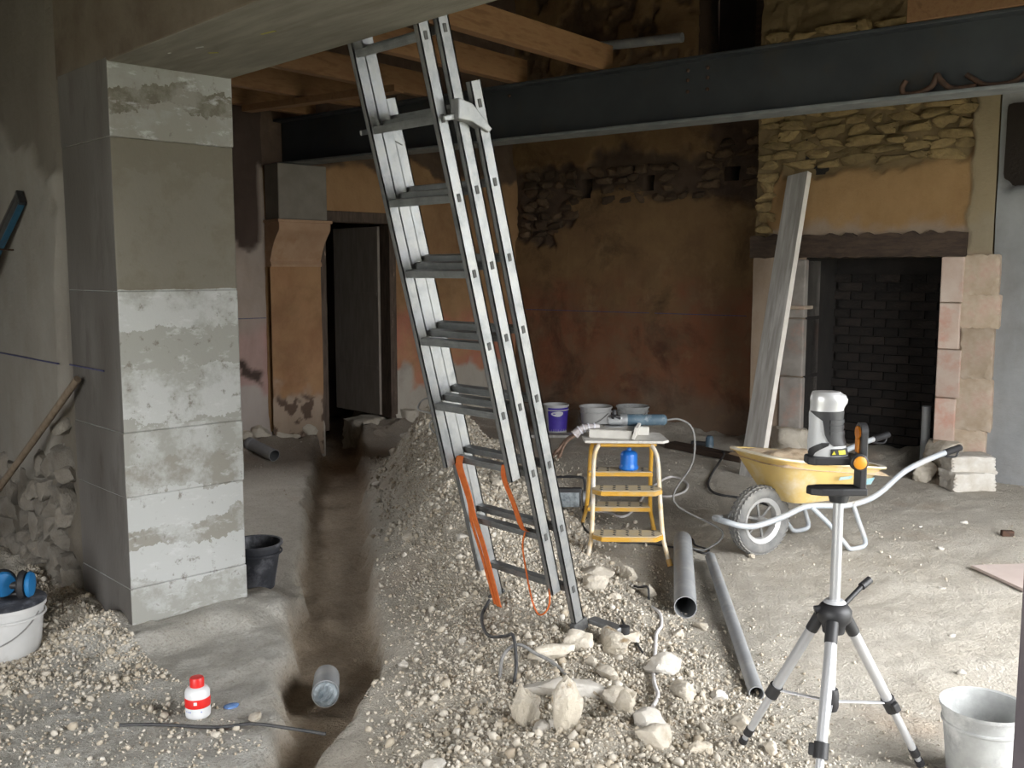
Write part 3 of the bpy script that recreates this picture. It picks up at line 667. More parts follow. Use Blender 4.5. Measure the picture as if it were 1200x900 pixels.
# rough timber lintel, ragged underside of plaster
tl = MB()
va = []; nseg = 40
for i in range(nseg + 1):
    s_ = 2.96 + (4.72 - 2.96) * i / nseg; j = .012 * math.sin(i * 1.7) + .008 * math.sin(i * 4.1)
    va += [(s_, BN - .06 + j * .5, 1.715 + j * .4), (s_, BN - .065 - j * .5, 1.90 + j), (s_, BN + .35, 1.90), (s_, BN + .35, 1.71)]
fa = [(4 * i + a, 4 * i + (a + 1) % 4, 4 * i + 4 + (a + 1) % 4, 4 * i + 4 + a) for i in range(nseg) for a in range(4)] + [(3, 2, 1, 0), tuple(4 * nseg + a for a in range(4))]
tl.add(va, fa, FMAT); tl = tl.build('timber_lintel', 'oldwood', smooth=35)
tag(tl, 'blackened oak beam over the fireplace opening', 'beam')
# jambs of dressed stone
jamb_r = [(4.545, 4.70, .28, .62), (4.545, 4.72, .62, 1.0), (4.545, 4.70, 1.0, 1.36), (4.545, 4.71, 1.36, 1.715)]
for (a, b, c, d) in jamb_r:
    mb = MB(); mb.bb((a, BN - .055, c + .004), (b, BN + .3, d - .004), FMAT); mb.build('jamb_stone', 'door_plaster' if False else 'corbel_pink' if 'corbel_pink' in M else 'ashlar', br, bevel=.008)
for i, (a, b, c, d) in enumerate([(4.72, 4.90, .0, .38), (4.70, 4.93, .385, .78), (4.73, 4.92, .785, 1.17), (4.71, 4.95, 1.175, 1.42), (4.72, 4.93, 1.425, 1.72)]):
    me = rock_mesh(900 + i, (b - a + .05, .2, d - c + .015), 4, .05, 0, 1.0); place('jamb_stone', me, 'ashlar', br, FMAT @ Matrix.Translation(((a + b) / 2, BN + .06, (c + d) / 2)))
for (a, b, c, d) in [(3.26, 3.46, .22, .7), (3.24, 3.46, .704, 1.2), (3.25, 3.46, 1.204, 1.70)]:
    mb = MB(); mb.bb((a, BN - .05, c + .003), (b, BN + .3, d - .003), FMAT); mb.build('jamb_stone', 'jambgrey' if 'jambgrey' in M else 'ashlar', br, bevel=.01)
mb = MB(); mb.bb((3.22, BN - .09, 1.28), (3.48, BN + .1, 1.31), FMAT); mb.build('jamb_moulding', 'ashlar', br, bevel=.006)
place('jamb_base', rock_mesh(931, (.36, .34, .30), 3, .2, 4, .6), 'stone', br, FMAT @ Matrix.Translation((3.34, BN - .02, .12)))
place('jamb_base', rock_mesh(932, (.30, .30, .30), 3, .2, 4, .6), 'stone', br, FMAT @ Matrix.Translation((4.62, BN - .02, .14)))
# firebox shell with sooty brick courses
fb = MB(); fb.bb((3.2, .18, -.3), (4.8, .30, 3.0), FMAT); fb.bb((3.40, BN + .02, -.3), (3.46, .2, 3.0), FMAT); fb.bb((4.54, BN + .02, -.3), (4.60, .2, 3.0), FMAT); fb.bb((3.4, BN + .02, 2.4), (4.6, .2, 2.5), FMAT)
fb = fb.build('wall_firebox', 'soot'); tag(fb, 'soot blackened inside of the fireplace', kind='structure')
bm_ = MB(); bm_.box((.205, .05, .066)); brick_me = bm_.mesh('brick'); brick_me.materials.append(M['brick_soot'])
for r_ in range(20):
    for c_ in range(6):
        o = place('brick', brick_me, None, fb, FMAT @ Matrix.Translation((3.47 + .09 + c_ * .213 - (.10 if r_ % 2 else 0) + .04, .165 + random.uniform(-.012, .008), .06 + r_ * .078)) @ Matrix.Rotation(random.uniform(-.03, .03), 4, 'Y'))
# wall to the right of the chimney, grey cement over stone
def d_cem(a, b):
    n = fbm(a, b, 0, 3, 4, 191)
    hole = sstep(2.52, 2.6, b + .08 * n) * (1 - sstep(3.1, 3.2, b)) * sstep(.0, .04, a)
    return .03 * (1 - hole) + .012 * n - .12 * hole, dict(bare=hole, low=np.zeros_like(a), grey=np.zeros_like(a))
wc = wall_grid('wall_right_of_chimney', FW(4.9, BN + .04, -.3), SU, Z_, 4.6, 6.0, .03, d_cem, 'cement_wall', depth=.5)
tag(wc, 'grey cement patched wall beside the chimney', kind='structure')

# ---- end wall with the barn doorway, near room shell, roof, yard outside
ew = MB()
ew.bb((.45, -2.9, -.4), (.75, 2.5, 6.2)); ew.bb((.45, 6.2, -.4), (.75, 9.9, 6.2)); ew.bb((.45, 2.5, 2.75), (.75, 6.2, 6.2))
tag(ew.build('wall_right', 'nearroom'), 'end wall with a wide barn doorway', kind='structure')
nr = MB()
nr.bb((-8.6, -2.8, -.4), (-2.8, -2.5, 3.7)); nr.bb((.4, -2.8, -.4), (.6, -2.5, 3.7)); nr.bb((-2.8, -2.8, 2.4), (.4, -2.5, 3.7))
tag(nr.build('wall_behind', 'nearroom'), 'wall with a wide doorway behind the viewer', kind='structure')
nl = MB(); nl.bb((-8.6, -2.8, -.4), (-8.2, 1.7, 3.7)); tag(nl.build('wall_near_end', 'nearroom'), 'end wall of the near room', kind='structure')
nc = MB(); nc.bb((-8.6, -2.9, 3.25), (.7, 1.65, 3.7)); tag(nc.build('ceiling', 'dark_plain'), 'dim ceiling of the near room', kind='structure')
fl = MB(); fl.bb((-8.6, 2.1, -.5), (-8.3, 2.55, 6.2)); fl.bb((-8.6, 3.65, -.5), (-8.3, 4.3, 6.2)); fl.bb((-8.6, 2.55, -.5), (-8.3, 3.65, 1.05)); fl.bb((-8.6, 2.55, 2.25), (-8.3, 3.65, 6.2)); tag(fl.build('wall_far_core', 'dark_plain'), 'masonry behind the doorway wall', kind='structure')  # gap left for the added, unseen light opening
rf = MB(); ang = math.atan2(2.3, 8.0)
RFM = Matrix.Translation((-3.6, 1.5, 3.62)) @ Matrix.Rotation(ang, 4, 'X')
rf.bb((-5.6, -.3, 0), (5.6, 9.2, .15), RFM); rf = rf.build('ceiling_roof', 'roofboard'); tag(rf, 'roof underside above the removed floor', kind='structure')
yd = MB(); yd.bb((.8, -40, -.4), (60, 60, -.08)); yd.bb((-40, -40, -.4), (.8, -2.85, -.1)); yd.bb((-40, -2.85, -.4), (-10.4, 30, -.1)); tag(yd.build('ground_yard', 'grass'), 'unseen yard outside the doorway, darkened to limit bounced light', kind='structure')

# ------------------------------------------------------------------ steel beam, joists, roof timbers
BA = Vector((-7.88, 4.57, 2.535)); BB = Vector((.42, 5.737, 2.535)); bdir = (BB - BA).normalized()
BM = frame(BA, bdir, Z_); BL = (BB - BA).length                # local x along, y = into the room, near flange edge at y=0
sb = thing('steel_beam', 'long dark painted steel I-beam spanning the room in front of the chimney', 'beam', (0, 0, 0))
MB().bb((0, .092, .018), (BL, .108, .375), BM).build('web', 'steel', sb)
MB().bb((0, 0, 0), (BL, .2, .020), BM).build('bottom_flange', 'flange', sb, bevel=.004)
MB().bb((0, .0, .375), (BL, .2, .395), BM).build('top_flange', 'steel', sb, bevel=.004)
for (px, pz) in [(4.05, .20), (4.05, .27), (4.05, .33), (4.19, .20), (4.19, .27), (4.19, .33), (2.6, .33)]:
    MB().lathe([(.012, 0), (.012, .008), (.006, .012)], 8, BM @ Matrix.Translation((px, .092, pz)) @ Matrix.Rotation(R(90), 4, 'X')).build('bolt', 'rust', sb)
hk = thing('rusty_hook', 'pair of rusty curved iron hooks lying on the steel beam flange', 'hook', (0, 0, 0))
pp = spline([(5.42, .03, .10), (5.40, .03, .06), (5.42, .03, .026), (5.50, .03, .028), (5.56, .03, .06), (5.58, .03, .11), (5.60, .03, .08), (5.66, .03, .03), (5.78, .03, .028)], 5)
MB().tube(pp, .016, 8, mtx=BM).build('hook', 'rust', hk, smooth=50)
pp = spline([(5.72, .06, .10), (5.76, .06, .07), (5.82, .06, .035), (5.95, .06, .035), (6.02, .06, .09)], 5)
MB().tube(pp, .014, 8, mtx=BM).build('hook', 'rust', hk, smooth=50)
tb = MB(); tb.bb((5.42, -.01, .397), (7.6, .16, .52), BM); tag(tb.build('timber_offcut', 'joist', bevel=.004), 'orange timber length lying on the steel beam over the chimney', 'timber')

jn = Vector((-S8, C8, 0))
def joist(x5, w=.075, h=.17, z=2.932, y0=2.16, y1=5.06, mat='joist', dz0=0.0, label=None, name='floor_joist'):
    yb = 4.57 + (x5 + 7.88) * .1406
    p1 = Vector((x5, yb + .12, z + .0)); L = (p1.y - y0) / C8
    p0 = p1 - jn * L; p0.z += dz0
    m = frame(p0, jn, Z_) if abs(dz0) < 1e-6 else frame(p0, p1 - p0, Z_)
    o = MB(); o.bb((0, -w / 2, 0), ((p1 - p0).length, w / 2, h), m); o = o.build(name, mat, bevel=.003)
    return tag(o, label or 'new orange pine joist running from the concrete lintel to the steel beam', 'joist', 'pine joists on the steel beam')
for x5 in (-4.50, -5.22, -6.10, -6.85, -7.5): joist(x5)
for (a, b, w, h, lab) in [((-7.3, 4.0, 2.88), (-5.75, 4.35, 2.90), .10, .05, 'short orange batten laid across under the joists near the pier')]:
    a, b = Vector(a), Vector(b); o = MB(); o.box(((b - a).length, w, h), mtx=frame((a + b) / 2, b - a, Z_)); tag(o.build('timber_batten', 'joist', bevel=.003), lab, 'timber')
# rafters and battens under the roof
for i in range(12):
    x = -7.7 + i * .62
    o = MB(); o.bb((x + 3.6 - .04, .75, -.16), (x + 3.6 + .04, 6.0, -.004), RFM)
    tag(o.build('rafter', 'rafter', bevel=.003), 'brown rafter under the roof above the steel beam', 'rafter', 'rafters under the roof')
for i in range(7):
    o = MB(); o.bb((-4.1, 1.2 + i * .55, -.20), (3.2, 1.26 + i * .55, -.162), RFM)
    tag(o.build('roof_batten', 'rafter'), 'thin batten nailed across the rafters', 'batten', 'battens across the rafters')
mp = MB(); q0 = FW(.97, -.28, 3.80); q1 = FW(2.07, -.22, 3.76)
mp.tube([q0, q1], .045, 14); tag(mp.build('metal_tube', 'pvc', smooth=40), 'grey tube jutting over the red wall above the steel beam', 'tube')
# dark timber post in the upper opening
up = MB(); up.bb((2.64, .12, 3.3), (2.86, .34, 5.2), FMAT); tag(up.build('trim_3', 'oldwood'), 'timber post in the upper wall opening', kind='structure')

# ------------------------------------------------------------------ ladder (three sections)
LA = thing('extension_ladder', 'three-section aluminium extension ladder leaning on the concrete lintel', 'ladder', (-2.945, 2.945, gz(-2.945, 2.945)))
zb = LA.location.z
lw = Vector((0, -.58, 2.17)).normalized(); lnv = Vector((0, lw.z, -lw.y))
LM = Matrix(((1, lnv.x, lw.x, 0), (0, lnv.y, lw.y, 0), (0, lnv.z, lw.z, 0), (0, 0, 0, 1)))     # local x width, y away from viewer, z up the ladder
def wz(z): return (z - zb) / lw.z
D_, T_ = .053, .024
def section(name, half, yoff, w0, w1, rung_w, mats):
    for sgn in (-1, 1):
        st = MB()
        x0, x1 = sgn * half, sgn * (half - T_)
        a, b = min(x0, x1), max(x0, x1)
        # C-shaped stile: outer web plus two lips
        web = (x0, x0 - sgn * .005)
        st.bb((min(web), yoff - D_ / 2, w0), (max(web), yoff + D_ / 2, w1))
        st.bb((a, yoff - D_ / 2, w0), (b, yoff - D_ / 2 + .006, w1)); st.bb((a, yoff + D_ / 2 - .006, w0), (b, yoff + D_ / 2, w1))
        xi = (x1, x1 + sgn * .004); st.bb((min(xi), yoff - D_ / 2, w0), (max(xi), yoff + D_ / 2, w1))
        so = st.build('stile', 'alu', LA, matrix=LM)
        for rw in rung_w:
            MB().box((.004, .016, .030), (x0 + sgn * .001, yoff, rw)).build('rung_end', 'hole', so, bevel=.003)
    for rw in rung_w:
        rg = MB(); L = 2 * (half - T_ + .004)
        poly = [(-.014, -.014), (.014, -.014), (.016, 0), (.014, .014), (-.014, .014), (-.016, 0)]
        TT = Matrix(((0, 0, 1, -L / 2), (1, 0, 0, yoff), (0, 1, 0, rw), (0, 0, 0, 1)))
        rg.extr(poly, 0, L, TT)
        for gz_ in (-.006, .006): rg.box((L, .034, .003), (0, yoff, rw + gz_))
        rg.build('rung', 'alu_dark', LA, matrix=LM)
zr = [.292 + .272 * k for k in range(8)]
section('C', .262, 0, .0, wz(2.272), [wz(z) for z in zr], None)
section('B', .236, -.070, wz(.305), wz(2.95), [wz(z - .012) for z in [.292 + .272 * k for k in range(1, 10)]], None)
section('A', .210, -.140, wz(.822), wz(3.05), [wz(z - .025) for z in [.292 + .272 * k for k in range(3, 10)]], None)
for sgn in (-1, 1):
    x = sgn * .262
    MB().box((.03, .085, .05), (x - sgn * .008, 0, .012)).build('foot', 'hole', LA, matrix=LM, bevel=.006)
    g = MB(); zc = wz(2.19)
    g.extr([(-.03, -.03), (.03, -.05), (.10, -.10), (.12, -.09), (.05, .01), (-.01, .04)], 0, .045,
           Matrix(((0, 0, sgn, x - sgn * .03), (1, 0, 0, -.095), (0, 1, 0, zc), (0, 0, 0, 1))))
    g.build('guide_bracket', 'alu', LA, matrix=LM, bevel=.004)
    MB().box((.012, .10, .02), (x - sgn * .012, -.12, zc - .02)).build('hook', 'alu_dark', LA, matrix=LM, bevel=.004)
# swivelling stabiliser foot lying at the base
o = MB().box((.17, .05, .022), (.34, .07, .02)); o.build('stabiliser_foot', 'alu', LA, bevel=.005)
MB().lathe([(.024, 0), (.024, .03), (.014, .034)], 12, Matrix.Translation((.42, .09, .0))).build('rubber_pad', 'black', LA, smooth=40)
# wire tie round a rung
o = MB().tube(spline([(-.225, -.05, .0), (-.26, -.09, .03), (-.285, -.03, .05), (-.255, .04, .03), (-.22, .05, .0), (-.24, -.06, -.04), (-.24, -.05, -.09)], 4), .004, 6, mtx=LM @ Matrix.Translation((0, -.1, wz(1.05))))
o.build('wire_tie', 'cable_grey', LA, smooth=50)
# orange straps
base = Matrix.Translation(LA.location) @ LM
def strap(pts, w, label, thin=.0025, mat='orange_strap'):
    pts = spline(pts, 6); mb = MB(); vs_ = []; n = len(pts)
    for i, p in enumerate(pts):
        for a in (-w / 2, w / 2):
            for b in (-thin, thin): vs_.append((p.x + a, p.y + b, p.z))
    fs = []
    for i in range(n - 1):
        k = 4 * i
        for a, b in ((0, 1), (1, 3), (3, 2), (2, 0)): fs.append((k + a, k + b, k + 4 + b, k + 4 + a))
    fs += [(0, 2, 3, 1), (4 * n - 4, 4 * n - 3, 4 * n - 1, 4 * n - 2)]
    mb.add(vs_, fs, base); o = mb.build('webbing_strap', mat, smooth=40)
    return tag(o, label, 'strap', 'orange straps on the ladder')
r4, r3, r2, r1 = wz(.83), wz(.56), wz(.29), 0
strap([(-.165, -.095, r4 + .02), (-.16, -.115, r4 - .02), (-.15, -.11, r4 - .15), (-.135, -.12, r3 + .03), (-.125, -.112, r3 - .12), (-.125, -.10, wz(.16))], .028, 'wide orange webbing strap hanging from a ladder rung by the left stile')
strap([(-.185, -.095, r4 + .018), (-.182, -.115, r4 - .02), (-.165, -.11, r4 - .18), (-.160, -.12, r3), (-.148, -.115, r3 - .16), (-.142, -.105, wz(.17))], .014, 'narrow orange strap doubled beside the wide hanging one')
strap([(.10, -.095, r4 + .02), (.107, -.115, r4 - .03), (.125, -.11, r4 - .13), (.148, -.11, r3 + .04), (.152, -.09, r3 + .01)], .026, 'short orange strap looped between two ladder rungs')
o = MB().tube(spline([(.150, -.10, r3 + .01), (.130, -.11, r3 - .05), (.120, -.11, r3 - .15), (.13, -.12, wz(.27)), (.165, -.13, wz(.22)), (.205, -.12, wz(.24)), (.222, -.10, wz(.30)), (.212, -.07, r3 - .10), (.218, -.05, r3 - .02)], 6), .004, 6, mtx=base)
tag(o.build('orange_cord', 'orange_strap', smooth=50), 'thin orange cord looped below the ladder rung', 'cord')

# ------------------------------------------------------------------ yellow step stool with things on it
ST = thing('step_stool', 'worn yellow tubular step stool with a board on top', 'stool', (-3.62, 4.325, 0.0), R(44.7))
for sx in (-1, 1):
    for sy, mat in ((-1, 'yellow_worn'), (1, 'yellow')):
        z0 = -.02 if sy > 0 else 0.0
        pts = spline([(sx * .232, sy * .385, z0), (sx * .205, sy * .345, .10), (sx * .195, sy * .315, .16), (sx * .185, sy * .24, .36), (sx * .180, sy * .175, .53), (sx * .165, sy * .13, .595), (sx * .14, sy * .10, .628)], 4)
        lg = MB().tube(pts, .0125, 12).build('leg', mat, ST, smooth=50)
        MB().tube([pts[0], pts[0].lerp(pts[4], .35)], .0155, 10).build('foot_cap', 'yellow', lg, smooth=50)
MB().tube(spline([(-.14, -.11, .622), (-.17, -.06, .625), (-.17, .06, .625), (-.14, .11, .622), (.14, .11, .622), (.17, .06, .625), (.17, -.06, .625), (.14, -.11, .622), (-.14, -.11, .622)], 3), .013, 10).build('top_rail', 'yellow', ST, smooth=50)
def tread(z, yc, sgn):
    t = MB(); w = .178
    poly = [(-w - .015, sgn * .03), (-w + .03, sgn * .085), (w - .03, sgn * .085), (w + .015, sgn * .03), (w + .015, -sgn * .075), (-w - .015, -sgn * .075)]
    if sgn > 0: poly = poly[::-1]
    t.extr([(x, y + yc) for x, y in poly], z - .028, z - .004)
    o = t.build('tread', 'yellow', ST, bevel=.003)
    p2 = MB(); p2.extr([(x * .97, y * .9 + yc) for x, y in poly], z - .005, z); p2.build('tread_top', 'tread', o)
    for i in range(5):
        for j in (-1, 0, 1):
            MB().box((.008, .020, .004), (-.14 + i * .07 + j * .004, yc + j * .042, z + .001), (0, 0, .6)).build('grip_slot', 'hole', o)
for z, yy in ((.17, .315), (.405, .235)):
    tread(z, -yy - .02, -1); tread(z, yy + .02, 1)
tp = MB(); tp.extr([(-.23, -.15), (.21, -.16), (.245, -.12), (.225, .13), (.19, .15), (-.22, .14), (-.24, .0)], .637, .652); tp.build('top_board', 'dusty_board', ST, bevel=.003)
SM = Matrix.Translation(ST.location) @ Matrix.Rotation(R(44.7), 4, 'Z')
# flat card box on the board
bx = thing('card_box', 'dusty white card box lying tilted on the yellow step stool', 'box', SM @ Vector((-.055, .0, .653)), R(44.7 - 14))
MB().bb((-.13, -.09, 0), (.12, .10, .045)).build('box_body', 'white_box', bx, bevel=.003)
MB().extr([(-.13, -.09), (.12, -.09), (.15, .10), (-.10, .12)], .0455, .049).build('lid', 'dusty_board', bx)
MB().box((.018, .20, .07), (.13, -.005, .037), (0, .25, .05)).build('end_flap', 'white_box', bx, bevel=.002)
# angle grinder
GR = thing('angle_grinder', 'dusty grey-blue angle grinder lying across the step stool board', 'power tool', SM @ Vector((.04, .075, .652)), R(44.7 + 2))
RX = Matrix.Rotation(R(90), 4, 'Y')
MB().lathe([(.0, -.015), (.030, -.012), (.034, .02), (.034, .10), (.030, .115), (.033, .13), (.033, .23), (.022, .245), (0, .247)], 18, Matrix.Translation((-.03, 0, .085)) @ RX).build('body', 'tool_blue', GR, smooth=35)
MB().lathe([(0, -.015), (.034, -.013), (.036, .0), (.034, .03), (0, .032)], 18, Matrix.Translation((-.045, 0, .085)) @ RX).build('collar', 'tool_grey', GR, smooth=35)
MB().box((.09, .07, .05), (-.085, 0, .085)).build('gear_head', 'tool_grey', GR, bevel=.014)
MB().lathe([(.0, 0), (.012, 0), (.012, .03), (.008, .035), (0, .035)], 10, Matrix.Translation((-.09, 0, .11))).build('spindle', 'black', GR, smooth=40)
MB().tube(spline([(-.10, -.03, .10), (-.11, -.06, .12), (-.09, -.085, .118), (-.065, -.07, .105)], 4), .008, 8).build('guard_lever', 'black', GR, smooth=50)
MB().lathe([(0, 0), (.06, 0), (.06, .004), (0, .004)], 24, Matrix.Translation((-.09, 0, .05))).build('disc', 'tool_grey', GR, smooth=30)
MB().box((.16, .07, .048), (.03, 0, .024)).build('rest_block', 'white_box', GR, bevel=.004)
# hand brush hanging over the edge
BR = thing('hand_brush', 'brown bristle brush with a striped grip hanging over the stool board', 'brush', SM @ Vector((-.20, .0, .66)), R(44.7))
hp = spline([(.06, .01, .045), (.0, .0, .045), (-.05, -.005, .03), (-.085, -.01, .0)], 4)
hd = MB().tube(hp, [.016 + .012 * i / (len(hp) - 1) for i in range(len(hp))], 12).build('grip', 'gloves', BR, smooth=50)
for i in range(4):
    p = hp[2 + i * 2]; q = hp[3 + i * 2]
    MB().tube([p, p.lerp(q, .5)], .0235 + .002 * i, 12).build('stripe', 'print_white', hd, smooth=50)
for i in range(16):
    a = random.uniform(-.6, .6); b = random.uniform(-.04, .04)
    MB().tube(spline([(-.082, -.01 + b * .5, .0), (-.125 - .02 * random.random(), -.01 + b, -.04), (-.165 - .05 * random.random(), -.02 + b * 1.4, -.10 - .04 * random.random())], 3), [.010] * 3 + [.008] * 3 + [.003], 5).build('bristle_tuft', 'brush', BR, smooth=60)
# gas cartridge on the back upper tread
GC = thing('gas_cartridge', 'bright blue gas cartridge standing on the rear tread of the stool', 'gas cartridge', SM @ Vector((.055, .255, .4055)), 0)
MB().lathe([(.0, 0), (.050, 0), (.056, .006), (.057, .022), (.053, .028), (.052, .04), (.052, .088), (.050, .098), (.044, .108), (.032, .115), (.018, .118), (0, .119)], 24).build('can', 'gasblue', GC, smooth=40)
MB().lathe([(.0, .117), (.014, .117), (.014, .130), (.009, .136), (0, .136)], 14).build('valve', 'gasblue', GC, smooth=40)
MB().lathe([(.0575, .006), (.059, .014), (.0575, .022)], 24, caps=False).build('rim', 'gasblue', GC, smooth=40)

# ------------------------------------------------------------------ cables
def cable(name, pts, r, mat, label, lift=None, sub=6, cat='cable'):
    q = []
    for p in pts:
        q.append(Vector((p[0], p[1], gz(p[0], p[1]) + r * .8 + (p[2] if len(p) > 2 else 0))))
    o = MB().tube(spline(q, sub), r, 7); return tag(o.build(name, mat, smooth=60), label, cat)
gp = SM @ Vector((.255, .085, .735))
o = MB().tube(spline([gp, gp + Vector((.06, .055, .004)), gp + Vector((.12, .10, -.06)), gp + Vector((.12, .10, -.25)), gp + Vector((.05, .02, -.48)), (-3.16, 4.66, .12), (-3.22, 4.60, .012), (-3.30, 4.56, .01), (-3.36, 4.62, .012)], 6), .006, 8)
tag(o.build('power_cable', 'cable_grey', smooth=60), 'grey power cable drooping from the angle grinder to the floor', 'cable')
cable('power_cable', [(-4.80, 7.05, .06), (-4.70, 6.93, .05), (-4.48, 6.454), (-4.2, 6.0), (-4.01, 5.84), (-3.82, 5.877), (-3.665, 5.851), (-3.5, 5.8)], .009, 'cable', 'black cable curving across the floor below the leaning plank')
cable('power_cable', [(-4.32, 4.81), (-4.22, 4.88), (-4.07, 4.86), (-4.16, 5.10), (-4.44, 5.6), (-4.595, 6.05), (-4.40, 6.0), (-4.22, 5.74), (-4.2, 5.53), (-4.31, 5.5)], .009, 'cable_white', 'white cable coiled on the floor behind the step stool')
cable('power_cable', [(-4.15, 4.6), (-3.95, 4.35), (-3.75, 4.3), (-3.55, 4.5), (-3.35, 4.55)], .006, 'cable', 'thin black cable crossing under the step stool')
cable('power_cable', [(-3.40, 4.58), (-3.45, 4.66), (-3.50, 4.78), (-3.42, 4.74), (-3.342, 4.661), (-3.237, 4.641), (-3.20, 4.56), (-3.27, 4.57)], .006, 'cable', 'thin dark cable looped at the far end of the thick pipe')
cable('power_cable', [(-2.76, 3.52, .0), (-2.66, 3.45), (-2.573, 3.348), (-2.50, 3.22, .01), (-2.394, 3.078), (-2.30, 2.95, -.02), (-2.18, 2.80), (-2.10, 2.72, .015), (-2.045, 2.621)], .008, 'cable_white', 'white cable emerging from the rubble beside the thick pipe')
cable('power_cable', [(-2.78, 3.3), (-2.66, 3.2), (-2.50, 3.08), (-2.38, 3.0), (-2.28, 2.93, -.01)], .005, 'cable', 'thin dark cable running through the rubble to the white stone')
cable('power_cable', [(-3.16, 2.86, .02), (-3.12, 2.78, .005), (-3.0, 2.68, .015), (-2.88, 2.61, .005), (-2.76, 2.58, .045), (-2.67, 2.54, .075), (-2.60, 2.49, .05), (-2.57, 2.45, -.01)], .007, 'cable', 'black cable bending out of the rubble below the ladder')
cable('power_cable', [(-2.64, 2.44, -.01), (-2.66, 2.48, .05), (-2.64, 2.54, .07), (-2.58, 2.58, .04), (-2.52, 2.60, .01), (-2.44, 2.60, -.01)], .007, 'cable_grey', 'dusty grey cable looped over the rubble below the ladder')
cable('power_cable', [(-3.05, 3.72, .0), (-2.97, 3.68, .02), (-2.90, 3.66, .05), (-2.86, 3.62, .0)], .006, 'cable', 'stub of dark cable sticking up by the stool rubble')
# rod lying from the footing over the trench
za = gz(-3.26, 1.24) + .012
o = MB().tube(spline([(-3.26, 1.235, za), (-3.16, 1.34, gz(-3.16, 1.34) + .012), (-3.04, 1.48, gz(-3.04, 1.48) + .012), (-2.955, 1.57, gz(-2.96, 1.55) + .02), (-2.86, 1.65, gz(-2.96, 1.55) + .012), (-2.76, 1.74, gz(-2.96, 1.55) - .005)], 6), .006, 8)
tag(o.build('bent_rod', 'cable', smooth=60), 'thin bent black rod lying on the cement footing towards the trench', 'rod')

# ------------------------------------------------------------------ wheelbarrow
WB = thing('wheelbarrow', 'pale yellow wheelbarrow with grey tube frame, loaded with sand', 'wheelbarrow', (-2.997, 4.79, gz(-2.997, 4.79)), math.atan2(-.963, -.27))
WY = Matrix.Translation((0, 0, .197)) @ Matrix.Rotation(R(90), 4, 'X')
wh = MB().lathe([(.130, -.030), (.150, -.042), (.175, -.044), (.190, -.034), (.197, -.015), (.1975, .0), (.197, .015), (.190, .034), (.175, .044), (.150, .042), (.130, .030)], 44, WY, caps=False).build('tyre', 'tyre', WB, smooth=45)
tr_me = MB().box((.022, .006, .012)).mesh('tread_block'); tr_me.materials.append(M['tyre'])
for i in range(40):
    for j, (yy, rr) in enumerate(((-.032, .1905), (-.012, .198), (.012, .198), (.032, .1905))):
        a = 2 * math.pi * (i + .5 * (j % 2)) / 40
        place('tread_block', tr_me, None, wh, Matrix.Translation((math.cos(a) * rr, yy, .197 + math.sin(a) * rr)) @ Matrix.Rotation(-a + R(90), 4, 'Y') @ Matrix.Rotation(R(90) , 4, 'X') @ Matrix.Rotation(R(20 if j % 2 else -20), 4, 'Y'))
MB().lathe([(.108, -.022), (.132, -.034), (.134, -.028), (.118, -.005), (.118, .005), (.134, .028), (.132, .034), (.108, .022), (.104, .0), (.108, -.022)], 36, WY).build('rim', 'rim', WB, smooth=45)
MB().lathe([(.0, -.06), (.020, -.06), (.024, -.03), (.024, .03), (.020, .06), (0, .06)], 16, WY).build('hub', 'rim', WB, smooth=40)
for i in range(6):
    a = i * math.pi / 3 + .3
    MB().tube([(math.cos(a) * .02, .0, .197 + math.sin(a) * .02), (math.cos(a) * .112, 0, .197 + math.sin(a) * .112)], .008, 8).build('spoke', 'tyre', WB, smooth=50)
MB().tube([(0, -.135, .197), (0, .135, .197)], .009, 10).build('axle', 'rim', WB, smooth=50)
for q in (1, -1):
    pts = spline([(-1.32, q * .27, .545), (-1.10, q * .27, .510), (-.86, q * .265, .445), (-.70, q * .24, .335), (-.60, q * .22, .29), (-.45, q * .20, .272), (-.20, q * .165, .288), (-.05, q * .135, .240), (.12, q * .115, .205), (.22, q * .10, .212), (.275, q * .06, .228), (.29, 0, .232)], 5)
    MB().tube(pts, .017, 12).build('frame_tube', 'barrow_tube', WB, smooth=50)
    gpv = MB().tube([(-1.325, q * .27, .546), (-1.19, q * .27, .525)], .021, 12).build('handle_grip', 'black', WB, smooth=50)
    MB().tube(spline([(-1.31, q * .27, .525), (-1.29, q * .27, .495), (-1.22, q * .27, .50), (-1.16, q * .27, .515)], 4), .006, 8).build('finger_guard', 'black', gpv, smooth=50)
    lg = spline([(-.50, q * .215, .285), (-.545, q * .22, .18), (-.60, q * .225, .06), (-.595, q * .225, .025), (-.55, q * .225, .017), (-.48, q * .225, .022), (-.44, q * .222, .06), (-.33, q * .205, .18), (-.22, q * .175, .285)], 5)
    MB().tube(lg, .014, 10).build('leg', 'barrow_tube', WB, smooth=50)
